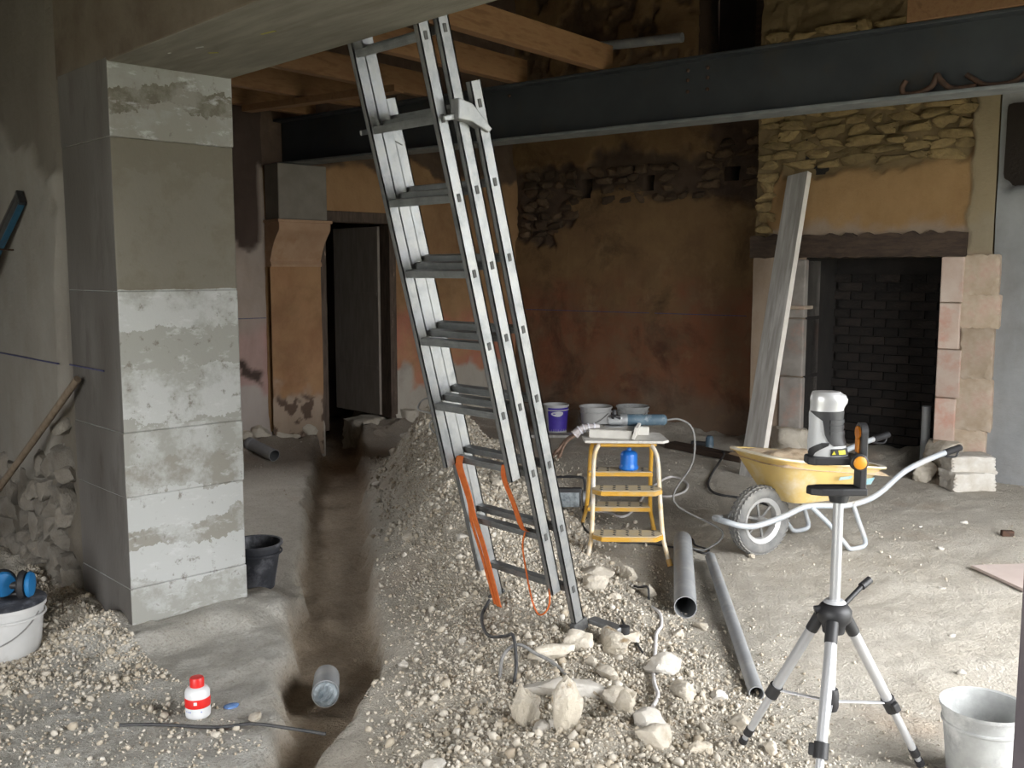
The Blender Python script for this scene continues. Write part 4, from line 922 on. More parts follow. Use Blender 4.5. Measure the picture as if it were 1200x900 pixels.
# tray: loft of rounded rectangles from bottom to rim
def rrect(x0, x1, w0, w1, z0, z1, n=6, rad=.22):
    """outline in plan: front x1 (half width w1, height z1), rear x0"""
    out = []; N = 48
    for i in range(N):
        a = 2 * math.pi * i / N; c, s_ = math.cos(a), math.sin(a); p = 5.0
        r = (abs(c) ** p + abs(s_) ** p) ** (-1 / p); u, v = c * r, s_ * r
        t = (u + 1) / 2; w = w0 + (w1 - w0) * t
        out.append((x0 + (x1 - x0) * t, v * w, z0 + (z1 - z0) * t))
    return out
lo = rrect(-.56, -.12, .165, .15, .297, .305); mid = rrect(-.66, -.03, .235, .20, .385, .44); hi = rrect(-.745, .065, .285, .24, .465, .585)
lip = rrect(-.765, .088, .302, .257, .462, .585)
def loft(rings, close0=True, close1=False):
    n = len(rings[0]); V = [p for r in rings for p in r]
    F = [(i * n + k, i * n + (k + 1) % n, (i + 1) * n + (k + 1) % n, (i + 1) * n + k) for i in range(len(rings) - 1) for k in range(n)]
    if close0: F.append(tuple(range(n - 1, -1, -1)))
    if close1: F.append(tuple(range((len(rings) - 1) * n, len(rings) * n)))
    return V, F
ins = lambda ring, d, dz: [((p[0] + .3) * (1 - d) - .3, p[1] * (1 - d), p[2] + dz) for p in ring]
V_, F_ = loft([lo, mid, hi, lip, [(p[0], p[1], p[2] + .012) for p in lip], ins(hi, .02, .010), ins(mid, .03, .0), ins(lo, .03, .006)], True, True)
t_ = MB(); t_.add(V_, F_); tray = t_.build('tray', 'tray', WB, smooth=35)
V_, F_ = loft([ins(hi, .018, .0125), [(p[0], p[1], p[2] + .0135) for p in ins(lip, -.002, 0)], [(p[0], p[1], p[2] + .006) for p in ins(lip, -.006, 0)]], False)
t_ = MB(); t_.add(V_, F_); t_.build('rim_lip', 'tray_in', tray, smooth=35)
for (x, z, w, h) in ((-.56, .41, .10, .05), (-.37, .455, .09, .022)):
    tt = (x + .66) / .70; yy = .235 + (.20 - .235) * tt
    MB().box((w, .003, h), (x, .268 + (z - .44) * .55, z), (R(-32), 0, R(-3))).build('paint_smear', 'tray_blue', tray)
# sand heaped in the tray
n = 40; V_ = []; F_ = []
sx = np.linspace(-.735, .055, n); sy = np.linspace(-1, 1, n)
for i, x in enumerate(sx):
    t = (x + .735) / .79; w = .275 + (.233 - .275) * t; zr = .455 + .12 * t
    for j, v in enumerate(sy):
        e = max(abs(v), abs(2 * t - 1)); bulge = .085 * (1 - e ** 2.2)
        nz = float(fbm(np.array([x]), np.array([v * .3]), 0, 9, 4, 88)[0])
        dip = -.05 * math.exp(-(((x + .18) / .16) ** 2 + ((v * w - .08) / .10) ** 2))
        V_.append((x, v * w * (1 - .0 * e), zr - .028 + bulge + .013 * nz * (1 - e ** 6) + dip))
for i in range(n - 1):
    for j in range(n - 1): F_.append((i * n + j, (i + 1) * n + j, (i + 1) * n + j + 1, i * n + j + 1))
sd = MB(); sd.add(V_, F_); sd = sd.build('sand_load', 'sand', None, smooth=60)
sd.matrix_world = Matrix.Translation(WB.location) @ Matrix.Rotation(WB.rotation_euler.z, 4, 'Z')
tag(sd, 'damp brown sand filling the wheelbarrow tray', 'sand', kind='stuff')

# ------------------------------------------------------------------ tripod and laser level
TP = thing('camera_tripod', 'silver and black camera tripod standing on the dusty floor', 'tripod', (-1.416, 2.692, 0), R(46.5))
TMW = Matrix.Translation(TP.location) @ Matrix.Rotation(R(46.5), 4, 'Z')
hub = .585
for (az, rad) in ((22, .375), (140, .29), (246, .345)):
    a = R(az); d = Vector((math.cos(a), math.sin(a), 0)); ft = d * rad
    wpt = TMW @ ft; fz = gz(wpt.x, wpt.y)
    top = d * .048 + Vector((0, 0, hub - .04)); ft = ft + Vector((0, 0, fz + .012))
    dirv = (ft - top).normalized(); L = (ft - top).length
    def seg(a_, b_, r, name, mat, par=None, n=12, sq=None): 
        return MB().tube([top + dirv * a_ * L, top + dirv * b_ * L], r, n).build(name, mat, par or TP, smooth=45)
    k1 = .56 if az != 246 else .62
    seg(-.02, .09, .019, 'leg_joint', 'black')
    lg = seg(.08, k1, .0165, 'leg', 'tripod')
    cl = seg(k1 - .03, k1 + .05, .0215, 'leg_clamp', 'black')
    p = top + dirv * (k1 + .01) * L
    MB().box((.028, .022, .034), p + d.cross(Z_) * .02, rot_to(dirv).to_3x3()).build('clamp_lever', 'black', cl, bevel=.004)
    seg(k1 + .04, .90, .0125, 'lower_leg', 'tripod'); seg(.88, .93, .015, 'lower_clamp', 'black'); seg(.92, .985, .0095, 'leg_tip', 'tripod')
    seg(.965, 1.0, .014, 'rubber_foot', 'black')
    c0 = Vector((0, 0, .29)); c1 = top + dirv * (k1 + .0) * L
    br_ = MB(); br_.box((.016, .004, (c1 - c0).length), (c0 + c1) / 2, rot_to(c1 - c0).to_3x3()); br_.build('brace', 'brace', TP, bevel=.001)
MB().lathe([(.0, hub - .075), (.032, hub - .075), (.036, hub - .05), (.050, hub - .035), (.052, hub - .005), (.040, hub + .012), (.022, hub + .02), (0, hub + .02)], 24).build('shoulder', 'black', TP, smooth=40)
MB().lathe([(.0, hub + .021), (.034, hub + .019), (.026, hub + .027), (0, hub + .028)], 20).build('bubble_plate', 'laser_grey', TP, smooth=40)
MB().lathe([(0, hub), (.0155, hub), (.0155, .925), (0, .925)], 16).build('centre_column', 'tripod', TP, smooth=40)
MB().lathe([(0, .28), (.012, .28), (.012, hub - .07), (0, hub - .07)], 16).build('lower_column', 'brace', TP, smooth=40)
MB().lathe([(0, .262), (.020, .262), (.024, .275), (.024, .315), (.020, .33), (0, .33)], 18).build('column_end_cap', 'black', TP, smooth=40)
cr = MB().tube([(.02, 0, hub + .0), (.05, .02, hub + .02), (.105, .055, hub + .055)], .008, 10).build('crank_handle', 'black', TP, smooth=50)
MB().tube([(.098, .05, hub + .051), (.13, .07, hub + .066)], .012, 12).build('crank_knob', 'black', cr, smooth=50)
MB().tube([(-.03, 0, hub + .0), (-.06, .0, hub - .005)], .012, 10).build('clamp_knob', 'black', TP, smooth=50)
MB().lathe([(0, .915), (.026, .915), (.03, .93), (.03, .938), (0, .938)], 18).build('head_plate', 'black', TP, smooth=40)

LS = thing('laser_level', 'silver and black laser level on an L-shaped black bracket atop the tripod', 'laser level', TMW @ Vector((0, 0, .939)), R(46.5))
MB().extr([(-.098, 0), (-.09, -.022), (-.06, -.036), (.0, -.038), (.075, -.034), (.075, .034), (.0, .038), (-.06, .036), (-.09, .022)], .0, .022).build('bracket_foot', 'black', LS, bevel=.004)
MB().bb((.052, -.030, .018), (.072, .030, .185)).build('bracket_arm', 'black', LS, bevel=.004)
MB().lathe([(0, 0), (.030, 0), (.030, .020), (0, .020)], 24, Matrix.Translation((.052, 0, .185)) @ RX).build('bracket_head', 'black', LS, smooth=40)
MB().lathe([(0, 0), (.020, 0), (.020, .006), (0, .006)], 20, Matrix.Translation((.047, 0, .185)) @ RX).build('amber_pad', 'amber', LS, smooth=40)
MB().bb((.046, -.014, .125), (.053, .014, .168)).build('amber_pad', 'amber', LS, bevel=.003)
kn = Matrix.Translation((.040, -.036, .104)) @ Matrix.Rotation(R(90), 4, 'X')
kb = MB().lathe([(0, 0), (.026, 0), (.026, .016), (.022, .020), (0, .020)], 24, kn).build('knob', 'black', LS, smooth=40)
MB().lathe([(0, .0195), (.0195, .0195), (.0195, .0225), (.017, .0245), (0, .0245)], 24, kn).build('knob_cap', 'orange_knob', kb, smooth=40)
MB().extr([(-.103, -.02), (-.085, -.036), (.045, -.036), (.056, -.02), (.056, .02), (.045, .036), (-.085, .036), (-.103, .02)], .092, .118).build('base_arm', 'black', LS, bevel=.005)
# body lofted from ovals (offset, half width, half depth, height)
def oval(cx, a, b, z, N=28): return [(cx + a * math.cos(2 * math.pi * i / N), b * math.sin(2 * math.pi * i / N), z) for i in range(N)]
def loft_part(name, rings, mat, parent):
    V, F = loft([oval(*r) for r in rings], True, True); m = MB(); m.add(V, F); return m.build(name, mat, parent, smooth=40)
body = loft_part('body', [(-.036, .058, .036, .118), (-.040, .058, .038, .135), (-.046, .053, .037, .165), (-.048, .048, .036, .20), (-.048, .049, .036, .245), (-.046, .048, .036, .255)], 'laser_grey', LS)
loft_part('cap', [(-.046, .049, .037, .250), (-.044, .050, .038, .262), (-.040, .054, .040, .275), (-.040, .055, .041, .285), (-.042, .051, .039, .297), (-.048, .042, .034, .305), (-.048, .040, .032, .308)], 'laser_silver', LS)
# black rubber grip wrapped round the front and right of the body
def shell(parent, name, zs, a0, a1, mat, grow=.004, body_rings=((.118, -.036, .058, .036), (.135, -.040, .058, .038), (.165, -.046, .053, .037), (.20, -.048, .048, .036), (.245, -.048, .049, .036), (.262, -.046, .049, .037))):
    zz = np.array([r[0] for r in body_rings]); m = MB(); V = []; n = 14; K = len(zs)
    for g_ in (grow, -.004):
        for (z, lo_, hi_) in zs:
            cx = np.interp(z, zz, [r[1] for r in body_rings]); a = np.interp(z, zz, [r[2] for r in body_rings]) + g_; b = np.interp(z, zz, [r[3] for r in body_rings]) + g_
            for i in range(n + 1):
                th = R(lo_ + (hi_ - lo_) * i / n); V.append((cx + a * math.cos(th), b * math.sin(th), z))
    w = n + 1; F = []
    for l in (0, 1):
        o_ = l * K * w
        for i in range(K - 1):
            for k in range(n):
                f = (o_ + i * w + k, o_ + i * w + k + 1, o_ + (i + 1) * w + k + 1, o_ + (i + 1) * w + k); F.append(f if l == 0 else f[::-1])
    per = [(0, k) for k in range(w)] + [(i, n) for i in range(1, K)] + [(K - 1, k) for k in range(n - 1, -1, -1)] + [(i, 0) for i in range(K - 2, 0, -1)]
    for (a, b) in zip(per, per[1:] + per[:1]):
        p, q2 = a[0] * w + a[1], b[0] * w + b[1]; F.append((p, p + K * w, q2 + K * w, q2))
    m.add(V, F); return m.build(name, mat, parent, smooth=40)
gr = shell(body, 'rubber_grip', [(.150, -80, 75), (.165, -95, 75), (.185, -105, 75), (.205, -108, 75), (.225, -112, 75), (.238, -135, 75), (.252, -165, 75)], 0, 0, 'black')
for z in (.188, .205, .222): shell(gr, 'grip_rib', [(z - .005, -88, 70), (z + .005, -88, 70)], 0, 0, 'black', .0065)
shell(body, 'lower_band', [(.118, -175, -150), (.128, -172, -140), (.140, -160, -120), (.152, -135, -95), (.160, -115, -92)], 0, 0, 'black', .0035)
lp = shell(body, 'label_plate', [(.121, -95, -25), (.142, -90, -25)], 0, 0, 'black', .0035)
shell(lp, 'warning_label', [(.125, -70, -45), (.138, -70, -45)], 0, 0, 'warn', .0045)
tri_ = MB(); tri_.extr([(-.006, -.005), (.006, -.005), (0, .006)], 0, .0012, Matrix.Translation((-.033, -.0415, .131)) @ Matrix.Rotation(R(90), 4, 'X')); tri_.build('warning_triangle', 'warn', lp)
MB().box((.010, .002, .010), (-.072, -.0345, .148), (0, R(45), R(-32))).build('emblem', 'black', body)

# ------------------------------------------------------------------ buckets
def bucket(name, label, loc, r0, r1, h, mat, handle=True, rim=.008, tilt=None, rotz=0, contents=None, group=None, inmat=None):
    t = thing(name, label, 'bucket', loc, rotz, group)
    if tilt: t.rotation_euler = (tilt[0], tilt[1], rotz)
    th = .004
    MB().lathe([(0, 0), (r0, 0), (r0 + .002, .004), (r1, h), (r1 + rim, h + .002), (r1 + rim, h - .012), (r1 + rim - .002, h - .012), (r1 + rim - .003, h - .001), (r1 - th, h - .001), (r0 - th, .006), (0, .006)], 32).build('shell', mat, t, smooth=40)
    MB().lathe([(r1 + .001, h - .055), (r1 + rim * .8, h - .052), (r1 + rim * .8, h - .046), (r1 + .001, h - .043)], 32, caps=False).build('rib', mat, t, smooth=40)
    if handle:
        pts = [(math.cos(R(a)) * (r1 + .012), math.sin(R(a)) * (r1 + .012) * .35 - .0 - (r1 + .014) * .0, h - .05 - math.sin(R(a)) * r1 * .8) for a in range(0, 181, 15)]
        pts = [(p[0], -math.sqrt(max((r1 + .012) ** 2 - p[0] ** 2, 0)) * .98, p[2] ) for p in pts]
        MB().tube(pts, .0035, 6).build('handle', 'cable_grey', t, smooth=50)
    if contents:
        f = contents; rr = r0 + (r1 - r0) * f - th - .001
        MB().lathe([(0, h * f), (rr, h * f)], 28).build('residue', 'plasterbucket', t)
    return t
z0 = gz(-1.24, 3.22)
def oval_bucket():
    t = thing('plaster_bucket', 'grey plaster-caked bucket on the bright floor beside the dark pier', 'bucket', (-1.135, 3.16, z0), R(46.5))
    prof = [(0, 0), (.100, 0), (.104, .004), (.121, .17), (.130, .235), (.134, .238), (.134, .226), (.131, .2255), (.130, .234), (.126, .234), (.117, .17), (.100, .012), (0, .012)]
    MB().lathe(prof, 40).build('shell', 'plasterbucket', t, smooth=40)
    MB().lathe([(.122, .172), (.127, .176), (.127, .182), (.1225, .186)], 40, caps=False).build('rib', 'plasterbucket', t, smooth=40)
    MB().lathe([(0, .05), (.104, .055)], 30).build('residue', 'plasterbucket', t)
    return t
oval_bucket()
b1 = bucket('paint_bucket', 'white paint bucket with a violet printed wrap by the red wall', (-6.74, 7.00, gz(-6.74, 7.0)), .105, .125, .29, 'whitebucket', handle=False)
VW = b1
wr_ = MB().lathe([(.1085, .03), (.1255, .265)], 20, None, a0=R(-85), a1=R(40)).build('printed_wrap', 'purple', VW, smooth=60)
def decal(a0, z0, wa, wz_, tilt, r_of, parent, mat, name, n=20):
    m = MB(); V = [(0, 0)] + [(math.cos(2 * math.pi * i / n) * (1.1 + .3 * math.sin(2 * math.pi * i / n)), math.sin(2 * math.pi * i / n)) for i in range(n)]
    P3 = []
    for (u, v) in V:
        aa = R(a0 + wa * (u * math.cos(tilt) - v * math.sin(tilt))); zz_ = z0 + wz_ * (u * math.sin(tilt) + v * math.cos(tilt)); r_ = r_of(zz_); P3.append((r_ * math.cos(aa), r_ * math.sin(aa), zz_))
    m.add(P3, [(0, 1 + i, 1 + (i + 1) % n) for i in range(n)]); return m.build(name, mat, parent, smooth=60)
rof = lambda z: .1085 + (z - .03) / .235 * .017 + .0035
decal(-38, .205, 26, .026, .3, rof, wr_, 'print_white', 'white_swirl')
bucket('plastic_bucket', 'plain white plastic bucket standing beside the violet paint bucket', (-6.36, 7.17, gz(-6.36, 7.17)), .125, .155, .285, 'whitebucket', contents=.5)
bk3 = bucket('plastic_bucket', 'smeared grey-white bucket set back against the red wall behind the step stool', (-6.10, 7.42, gz(-6.1, 7.42)), .125, .155, .27, 'plasterbucket', contents=.4)
bp = MB().box((.48, .16, .03), (-6.62, 6.80, gz(-6.62, 6.80) + .018), (0, 0, .75)); tag(bp.build('scrap_board', 'greyplank', bevel=.004), 'short scrap board on the floor in front of the buckets', 'board')
bb_ = bucket('builders_bucket', 'black rubber builders bucket on the floor behind the concrete pier', (-4.40, 2.39, gz(-4.40, 2.39)), .085, .125, .235, 'black_dusty', handle=False)
# bucket of the near wall with suction lifter on it
WBK = bucket('mortar_tub', 'white tub with a dark lid standing on the gravel against the near wall', (-4.32, 1.19, gz(-4.32, 1.19) + .0), .125, .15, .22, 'whitebucket', handle=False)
MB().lathe([(0, .222), (.158, .222), (.160, .228), (.150, .236), (0, .238)], 32).build('lid', 'black_dusty', WBK, smooth=40)
MB().lathe([(.1265, .010), (.1285, .045)], 14, None, a0=R(-75), a1=R(-20)).build('turquoise_print', 'turq', WBK, smooth=60)
hpts = [((.132 + .09 * z_) * math.cos(R(a)), (.132 + .09 * z_) * math.sin(R(a)), z_) for a in range(-120, 41, 8) for z_ in [.06 + .13 * ((a + 70) / 110.0) ** 2]]
MB().tube(hpts, .003, 6).build('handle', 'cable_grey', WBK, smooth=50)
SL = thing('suction_lifter', 'black suction lifter with two blue lever discs resting on the white tub', 'tool', (-4.32, 1.19, WBK.location.z + .239), R(46.5))
MB().tube([(-.12, 0, .055), (.12, 0, .055)], .016, 12).build('handle_bar', 'black', SL, smooth=50)
for x, rz in ((.0, -.9), (.105, .15)):
    dm = Matrix.Translation((x, -.01, .062)) @ Matrix.Rotation(rz, 4, 'Z') @ RX
    cu = MB().lathe([(0, -.03), (.056, -.03), (.060, -.022), (.052, -.006), (.03, .0), (0, .0)], 26, dm).build('suction_cup', 'black', SL, smooth=40)
    MB().lathe([(0, .0), (.048, .0), (.054, .006), (.048, .018), (.02, .024), (0, .025)], 26, dm).build('lever_disc', 'suction_blue', cu, smooth=40)
MB().tube([(-.11, -.02, .0), (-.02, .02, .012), (.10, .02, .012)], .012, 8).build('grip', 'black', SL, smooth=50)

# ------------------------------------------------------------------ bottle
BT = thing('glue_bottle', 'small white bottle with a red screw cap and red label on the cement footing', 'bottle', (-3.165, 1.475, gz(-3.165, 1.475)), R(46.5))
MB().lathe([(0, 0), (.038, 0), (.042, .004), (.043, .012), (.043, .088), (.040, .098), (.032, .106), (.026, .109), (0, .109)], 28).build('body', 'bottle_white', BT, smooth=40)
MB().lathe([(.0435, .040), (.0438, .041), (.0438, .072), (.0435, .073)], 28, caps=False).build('label', 'bottle_red', BT, smooth=60)
MB().lathe([(0, .107), (.0245, .107), (.0245, .136), (.022, .141), (0, .142)], 24).build('cap', 'bottle_red', BT, smooth=40)
MB().lathe([(.0442, .055), (.0442, .066)], 4, None, a0=R(-90), a1=R(-75)).build('white_emblem', 'bottle_white', BT)
for a in (-135, -122, -112, -60): MB().lathe([(.0434, .026), (.0434, .031)], 3, None, a0=R(a), a1=R(a + 7)).build('small_print', 'bottle_ink', BT)
rg = MB(); V_, F_ = ICO[2]; rg.add([(v[0] * .022 * (1 + .3 * math.sin(7 * v[1])), v[1] * .03, v[2] * .006) for v in V_], F_)
rg = rg.build('blue_scrap', 'bluerag'); rg.location = (-3.16, 1.60, gz(-3.16, 1.60) + .004); tag(rg, 'tiny crumpled blue scrap on the cement footing beside the bottle', 'scrap')

# ------------------------------------------------------------------ pipes
def pipe(name, a, b, r, label, socket=True, wall=.004, film=False):
    a, b = Vector(a), Vector(b); L = (b - a).length; t = thing(name, label, 'pipe', a)
    Mx = rot_to(b - a)
    MB().lathe([(r - wall, 0), (r, 0), (r, L), (r - wall, L), (r - wall, 0)], 28, Mx).build('tube', 'pvc', t, smooth=40)
    MB().lathe([(r - wall - .0003, .002), (r - wall - .0003, L - .002)], 28, Mx, caps=False).build('inner_wall', 'pvc_in', t, smooth=40)
    if socket:
        MB().lathe([(r, L - .06), (r + .003, L - .055), (r + .003, L - .004), (r, L)], 28, Mx, caps=False).build('collar', 'pvc', t, smooth=40)
    if film:
        V, F = ICO[3]; mm = MB(); mm.add([(v[0] * (r - wall) , v[1] * (r - wall), -.004 + .012 * max(-v[2], 0) * math.sin(9 * v[0] + 6 * v[1]) - .018 * max(-v[2], 0)) if v[2] < 0 else (v[0] * (r - wall), v[1] * (r - wall), .02 * v[2]) for v in V], F, Mx)
        mm.build('plastic_film', 'film', t, smooth=70)
    return t
def on(x, y, r): return (x, y, gz(x, y) + r)
pipe('thick_pipe', (-2.60, 3.56, .055 + .02), (-3.35, 4.545, .05), .052, 'short thick grey drain pipe lying by the feet of the step stool', False)
pipe('thin_pipe', (-1.905, 3.06, .03 + .012), (-3.075, 4.43, .03), .0285, 'long thin grey pipe lying on the open floor between stool and tripod', False)
zz = gz(-3.28, 2.02)
pipe('trench_pipe', (-3.12, 1.97, zz + .11), (-3.36, 2.13, zz + .055), .052, 'short grey pipe stub sealed with plastic film lying in the trench', False, film=True)
pipe('far_pipe', (-7.26, 4.14, gz(-7.26, 4.14) + .055), (-7.62, 4.10, gz(-7.55, 4.10) + .055), .052, 'short grey pipe lying on the floor below the orange pilaster', True)
pz = FW(4.44, BN + .12, 0); pipe('hearth_pipe', (pz.x, pz.y, -.02), (pz.x, pz.y, .52), .035, 'grey pipe standing upright inside the fireplace', False)

# ------------------------------------------------------------------ leaning plank, stick, spirit level, boards
def bar(a, b, w, t, face):
    a, b = Vector(a), Vector(b); m = frame((a + b) / 2, face, b - a)     # x = width direction
    mb = MB(); mb.box((w, t, (b - a).length)); return mb, m
PL = thing('leaning_plank', 'long weathered grey plank leaning against the chimney breast', 'plank', (-4.19, 6.55, 0))
a = Vector((0, 0, -.01)); ptop = FW(3.40, BN - .10, 2.40); b = ptop - PL.location
wd_ = Vector((C8 * .93, S8 - .30, 0)).normalized()
mb, m = bar(a, b, .205, .05, wd_); mb.build('plank_face', 'greyplank', PL, bevel=.004, matrix=m)
mb = MB(); mb.box((.004, .0505, (b - a).length * .998), (.1035, 0, 0)); mb.build('lit_sawn_edge', 'plankside', PL, matrix=m)  # sawn edge towards the light, that brightness put into its colour
sp_ = spline([(-5.6, 1.33, .18), (-5.0, 1.45, .66), (-4.42, 1.565, 1.13)], 6)
o = MB().tube(sp_, .0165, 14); tag(o.build('wooden_pole', 'stick', smooth=45), 'old wooden pole leaning against the plastered near wall', 'pole')
LV = thing('spirit_level', 'worn blue spirit level leaning high on the plastered near wall', 'spirit level', (-5.9, 1.45, 1.24))
a = Vector((0, 0, 0)); b = Vector((-5.01, 1.555, 1.945)) - LV.location
m = frame((a + b) / 2, Vector((.6, 0, -.8)), b - a); Lh = (b - a).length
MB().box((.062, .010, Lh)).build('web', 'level_dark', LV, matrix=m)
MB().box((.012, .028, Lh), (.031, 0, 0)).build('rail', 'level_blue', LV, matrix=m, bevel=.002)
MB().box((.012, .028, Lh), (-.031, 0, 0)).build('rail', 'level_dark', LV, matrix=m, bevel=.002)
MB().box((.076, .032, .02), (0, 0, Lh / 2)).build('end_cap', 'black', LV, matrix=m, bevel=.003)
for f_ in (.08, .72):            # nails in the plaster carrying the level
    p_ = LV.location + b * f_ + Vector((.028, 0, -.044)); MB().tube([(p_.x, 1.62, p_.z), (p_.x, p_.y - .05, p_.z + .004)], .004, 8).build('nail', 'rust', wl, smooth=50)
lz = MB(); lz.box((.9, .14, .05), (-5.0, 7.1, gz(-5.0, 7.1) + .03), (0, 0, R(-8))); tag(lz.build('dark_plank', 'oldwood', bevel=.006), 'dark old plank lying on the floor behind the leaning plank', 'plank')
PT = thing('small_drill', 'small dark tool with a grey-blue body on the floor by the red wall', 'tool', (-5.19, 7.42, gz(-5.19, 7.42)), .4)
MB().lathe([(0, 0), (.035, 0), (.04, .03), (.036, .09), (.025, .11), (0, .112)], 16).build('body', 'tool_blue', PT, smooth=40)
MB().box((.16, .05, .045), (-.09, 0, .03)).build('handle', 'black', PT, bevel=.012)
PB = thing('floor_board', 'flat pinkish board lying on the floor by the dark pier', 'board', (-1.55, 5.42, gz(-1.6, 5.4)), 0)
MB().extr([(-.48, -.08), (-.14, -.30), (.75, .1), (.55, .62), (.02, .55)], .004, .02).build('panel', 'pinkboard', PB, bevel=.002)
pb2 = MB(); pb2.extr([(-.12, .02), (.35, -.10), (.6, .3), (.15, .42)], 0, .016, Matrix.Translation((-1.50, 5.38, gz(-1.5, 5.4) + .075)) @ Matrix.Rotation(.06, 4, 'Y')); tag(pb2.build('loose_board', 'pinkboard', bevel=.002), 'second pale board propped over the flat pinkish board', 'board')
MB().box((.3, .04, .05), (.22, .12, .047), (0, 0, .3)).build('batten', 'oldwood', PB)
bz = MB().box((.07, .04, .035), (-2.14, 6.16, gz(-2.14, 6.16) + .016), (0, 0, .7)); tag(bz.build('brick_fragment', 'rust', bevel=.005), 'small dark red brick fragment on the bright floor near the pinkish board', 'brick')

# ------------------------------------------------------------------ floodlight on the ground beside the ladder
FLD = thing('floodlight', 'black site floodlight with a tube handle on the rubble beside the ladder', 'lamp', (-4.18, 4.46, gz(-4.18, 4.46) - .01), R(46.5))
MB().extr([(-.075, .0), (.075, .0), (.085, .12), (-.085, .12)], -.03, .05, Matrix.Translation((0, 0, .05)) @ Matrix.Rotation(R(80), 4, 'X')).build('housing', 'black', FLD, bevel=.008)
MB().box((.13, .004, .09), (0, -.052, .105), (R(-10), 0, 0)).build('glass', 'film', FLD)
MB().tube(spline([(-.10, .02, .0), (-.105, .02, .12), (-.10, .02, .215), (-.07, .02, .235), (.07, .02, .235), (.10, .02, .215), (.105, .02, .12), (.10, .02, .0)], 4), .008, 8).build('handle', 'black', FLD, smooth=50)
for x in (-.10, .10): MB().tube([(x, -.09, .006), (x, .10, .006)], .008, 8).build('stand_leg', 'black', FLD, smooth=50)
MB().lathe([(0, 0), (.05, 0), (.05, .02), (0, .02)], 20, Matrix.Translation((.092, .02, .10)) @ RX).build('side_plate', 'tool_grey', FLD, smooth=40)

# ------------------------------------------------------------------ loose stones
def stone(x, y, size, seed, mat, label, rz=0, tilt=(0, 0), sink=.30, group=None, sub=4, box=.2, name='limestone_rock', rough=.3, cuts=11):
    me = rock_mesh(seed, size, sub, rough, cuts, box)
    o = place(name, me, mat); o.rotation_euler = (tilt[0], tilt[1], rz); o.location = (x, y, gz(x, y) + size[2] * (.5 - sink))
    return tag(o, label, 'stone', group)
stone(-2.30, 2.245, (.13, .12, .20), 11, 'stone_ochre', 'upright ochre-stained rock in the rubble heap, next to another tall one', .3, (.1, -.1), .25)
stone(-2.135, 2.275, (.12, .10, .21), 12, 'stone_ochre', 'tall ochre and white rock leaning over in the rubble heap', 1.0, (-.5, .25), .25)
stone(-2.30, 2.47, (.34, .14, .10), 13, 'stone_white', 'long pale slab of stone in the rubble, behind the tall ochre rocks', .75, (0, 0), .35)
stone(-2.14, 2.56, (.15, .12, .10), 14, 'stone', 'blocky pale rock right of the long slab in the rubble', .2, (.2, 0), .3)
stone(-2.07, 2.50, (.08, .07, .12), 15, 'stone_ochre', 'small upright brown rock among the rubble boulders', .4, (.1, .2), .25)
stone(-1.95, 2.485, (.16, .12, .13), 16, 'stone_white', 'white-topped rock at the lower end of the white cable', .9, (.2, .1), .3)
stone(-1.86, 2.40, (.14, .13, .09), 17, 'stone', 'broad flat pale rock half sunk near the white-topped one', .1, (0, 0), .4)
stone(-2.50, 2.95, (.20, .12, .11), 18, 'stone_ochre', 'oval rock against the right foot of the ladder', -.35, (0, .1), .3)
stone(-2.60, 2.82, (.17, .15, .12), 19, 'stone', 'round dusty rock just below the right ladder foot', .3, (0, 0), .4)
stone(-2.58, 2.66, (.20, .12, .08), 20, 'stone', 'flat dusty rock beside the looped cable below the ladder', .9, (0, 0), .4)
stone(-2.235, 2.925, (.16, .13, .11), 21, 'stone_white', 'whitish rock lying on the white cable', .5, (0, 0), .3)
stone(-2.08, 2.835, (.11, .09, .07), 22, 'stone', 'small brownish rock beside the whitish one on the cable', .1, (0, 0), .35)
stone(-1.74, 2.50, (.08, .07, .06), 23, 'stone_ochre', 'dark-sided small rock alone on gravel towards the tripod', .3, (0, 0), .3)
stone(-3.17, 3.60, (.17, .13, .11), 24, 'stone', 'knobbly rock in the rubble in front of the stool, at its left foot', .2, (0, 0), .35)
stone(-3.05, 3.46, (.15, .10, .10), 25, 'stone', 'rock leaning in the rubble between ladder and stool', .9, (.3, 0), .35)
stone(-3.16, 3.84, (.12, .10, .10), 26, 'stone_ochre', 'brownish rock under the lower tread of the stool', .5, (0, .2), .35)
stone(-2.92, 3.69, (.10, .09, .09), 27, 'stone', 'small upright rock beside the dark cable stub', .1, (0, 0), .3)
stone(-3.32, 3.10, (.11, .10, .08), 28, 'stone', 'pale rock in the spoil behind the ladder straps', .7, (0, 0), .35)
stone(-2.98, 4.69, (.05, .04, .035), 29, 'stone_ochre', 'little ochre pebble wedged by the wheelbarrow tyre', .2, (0, 0), .2)
a = FW(4.72, -1.02, 0)
stone(-2.86, 7.36, (.33, .22, .14), 31, 'stone_white', 'lower of two pale stone blocks stacked by the fireplace', .95, (0, 0), .03, box=1.0, name='stone_block', rough=.10, cuts=0)
s2 = stone(-2.88, 7.40, (.34, .22, .13), 32, 'stone_white', 'upper of two pale stone blocks stacked by the fireplace', .8, (0, 0), .03, box=.95, name='stone_block', rough=.16, cuts=0); s2.location.z += .125
stone(-3.20, 7.42, (.20, .2, .2), 33, 'stone', 'rough round stone beside the stacked blocks at the hearth', .3, (0, 0), .2)
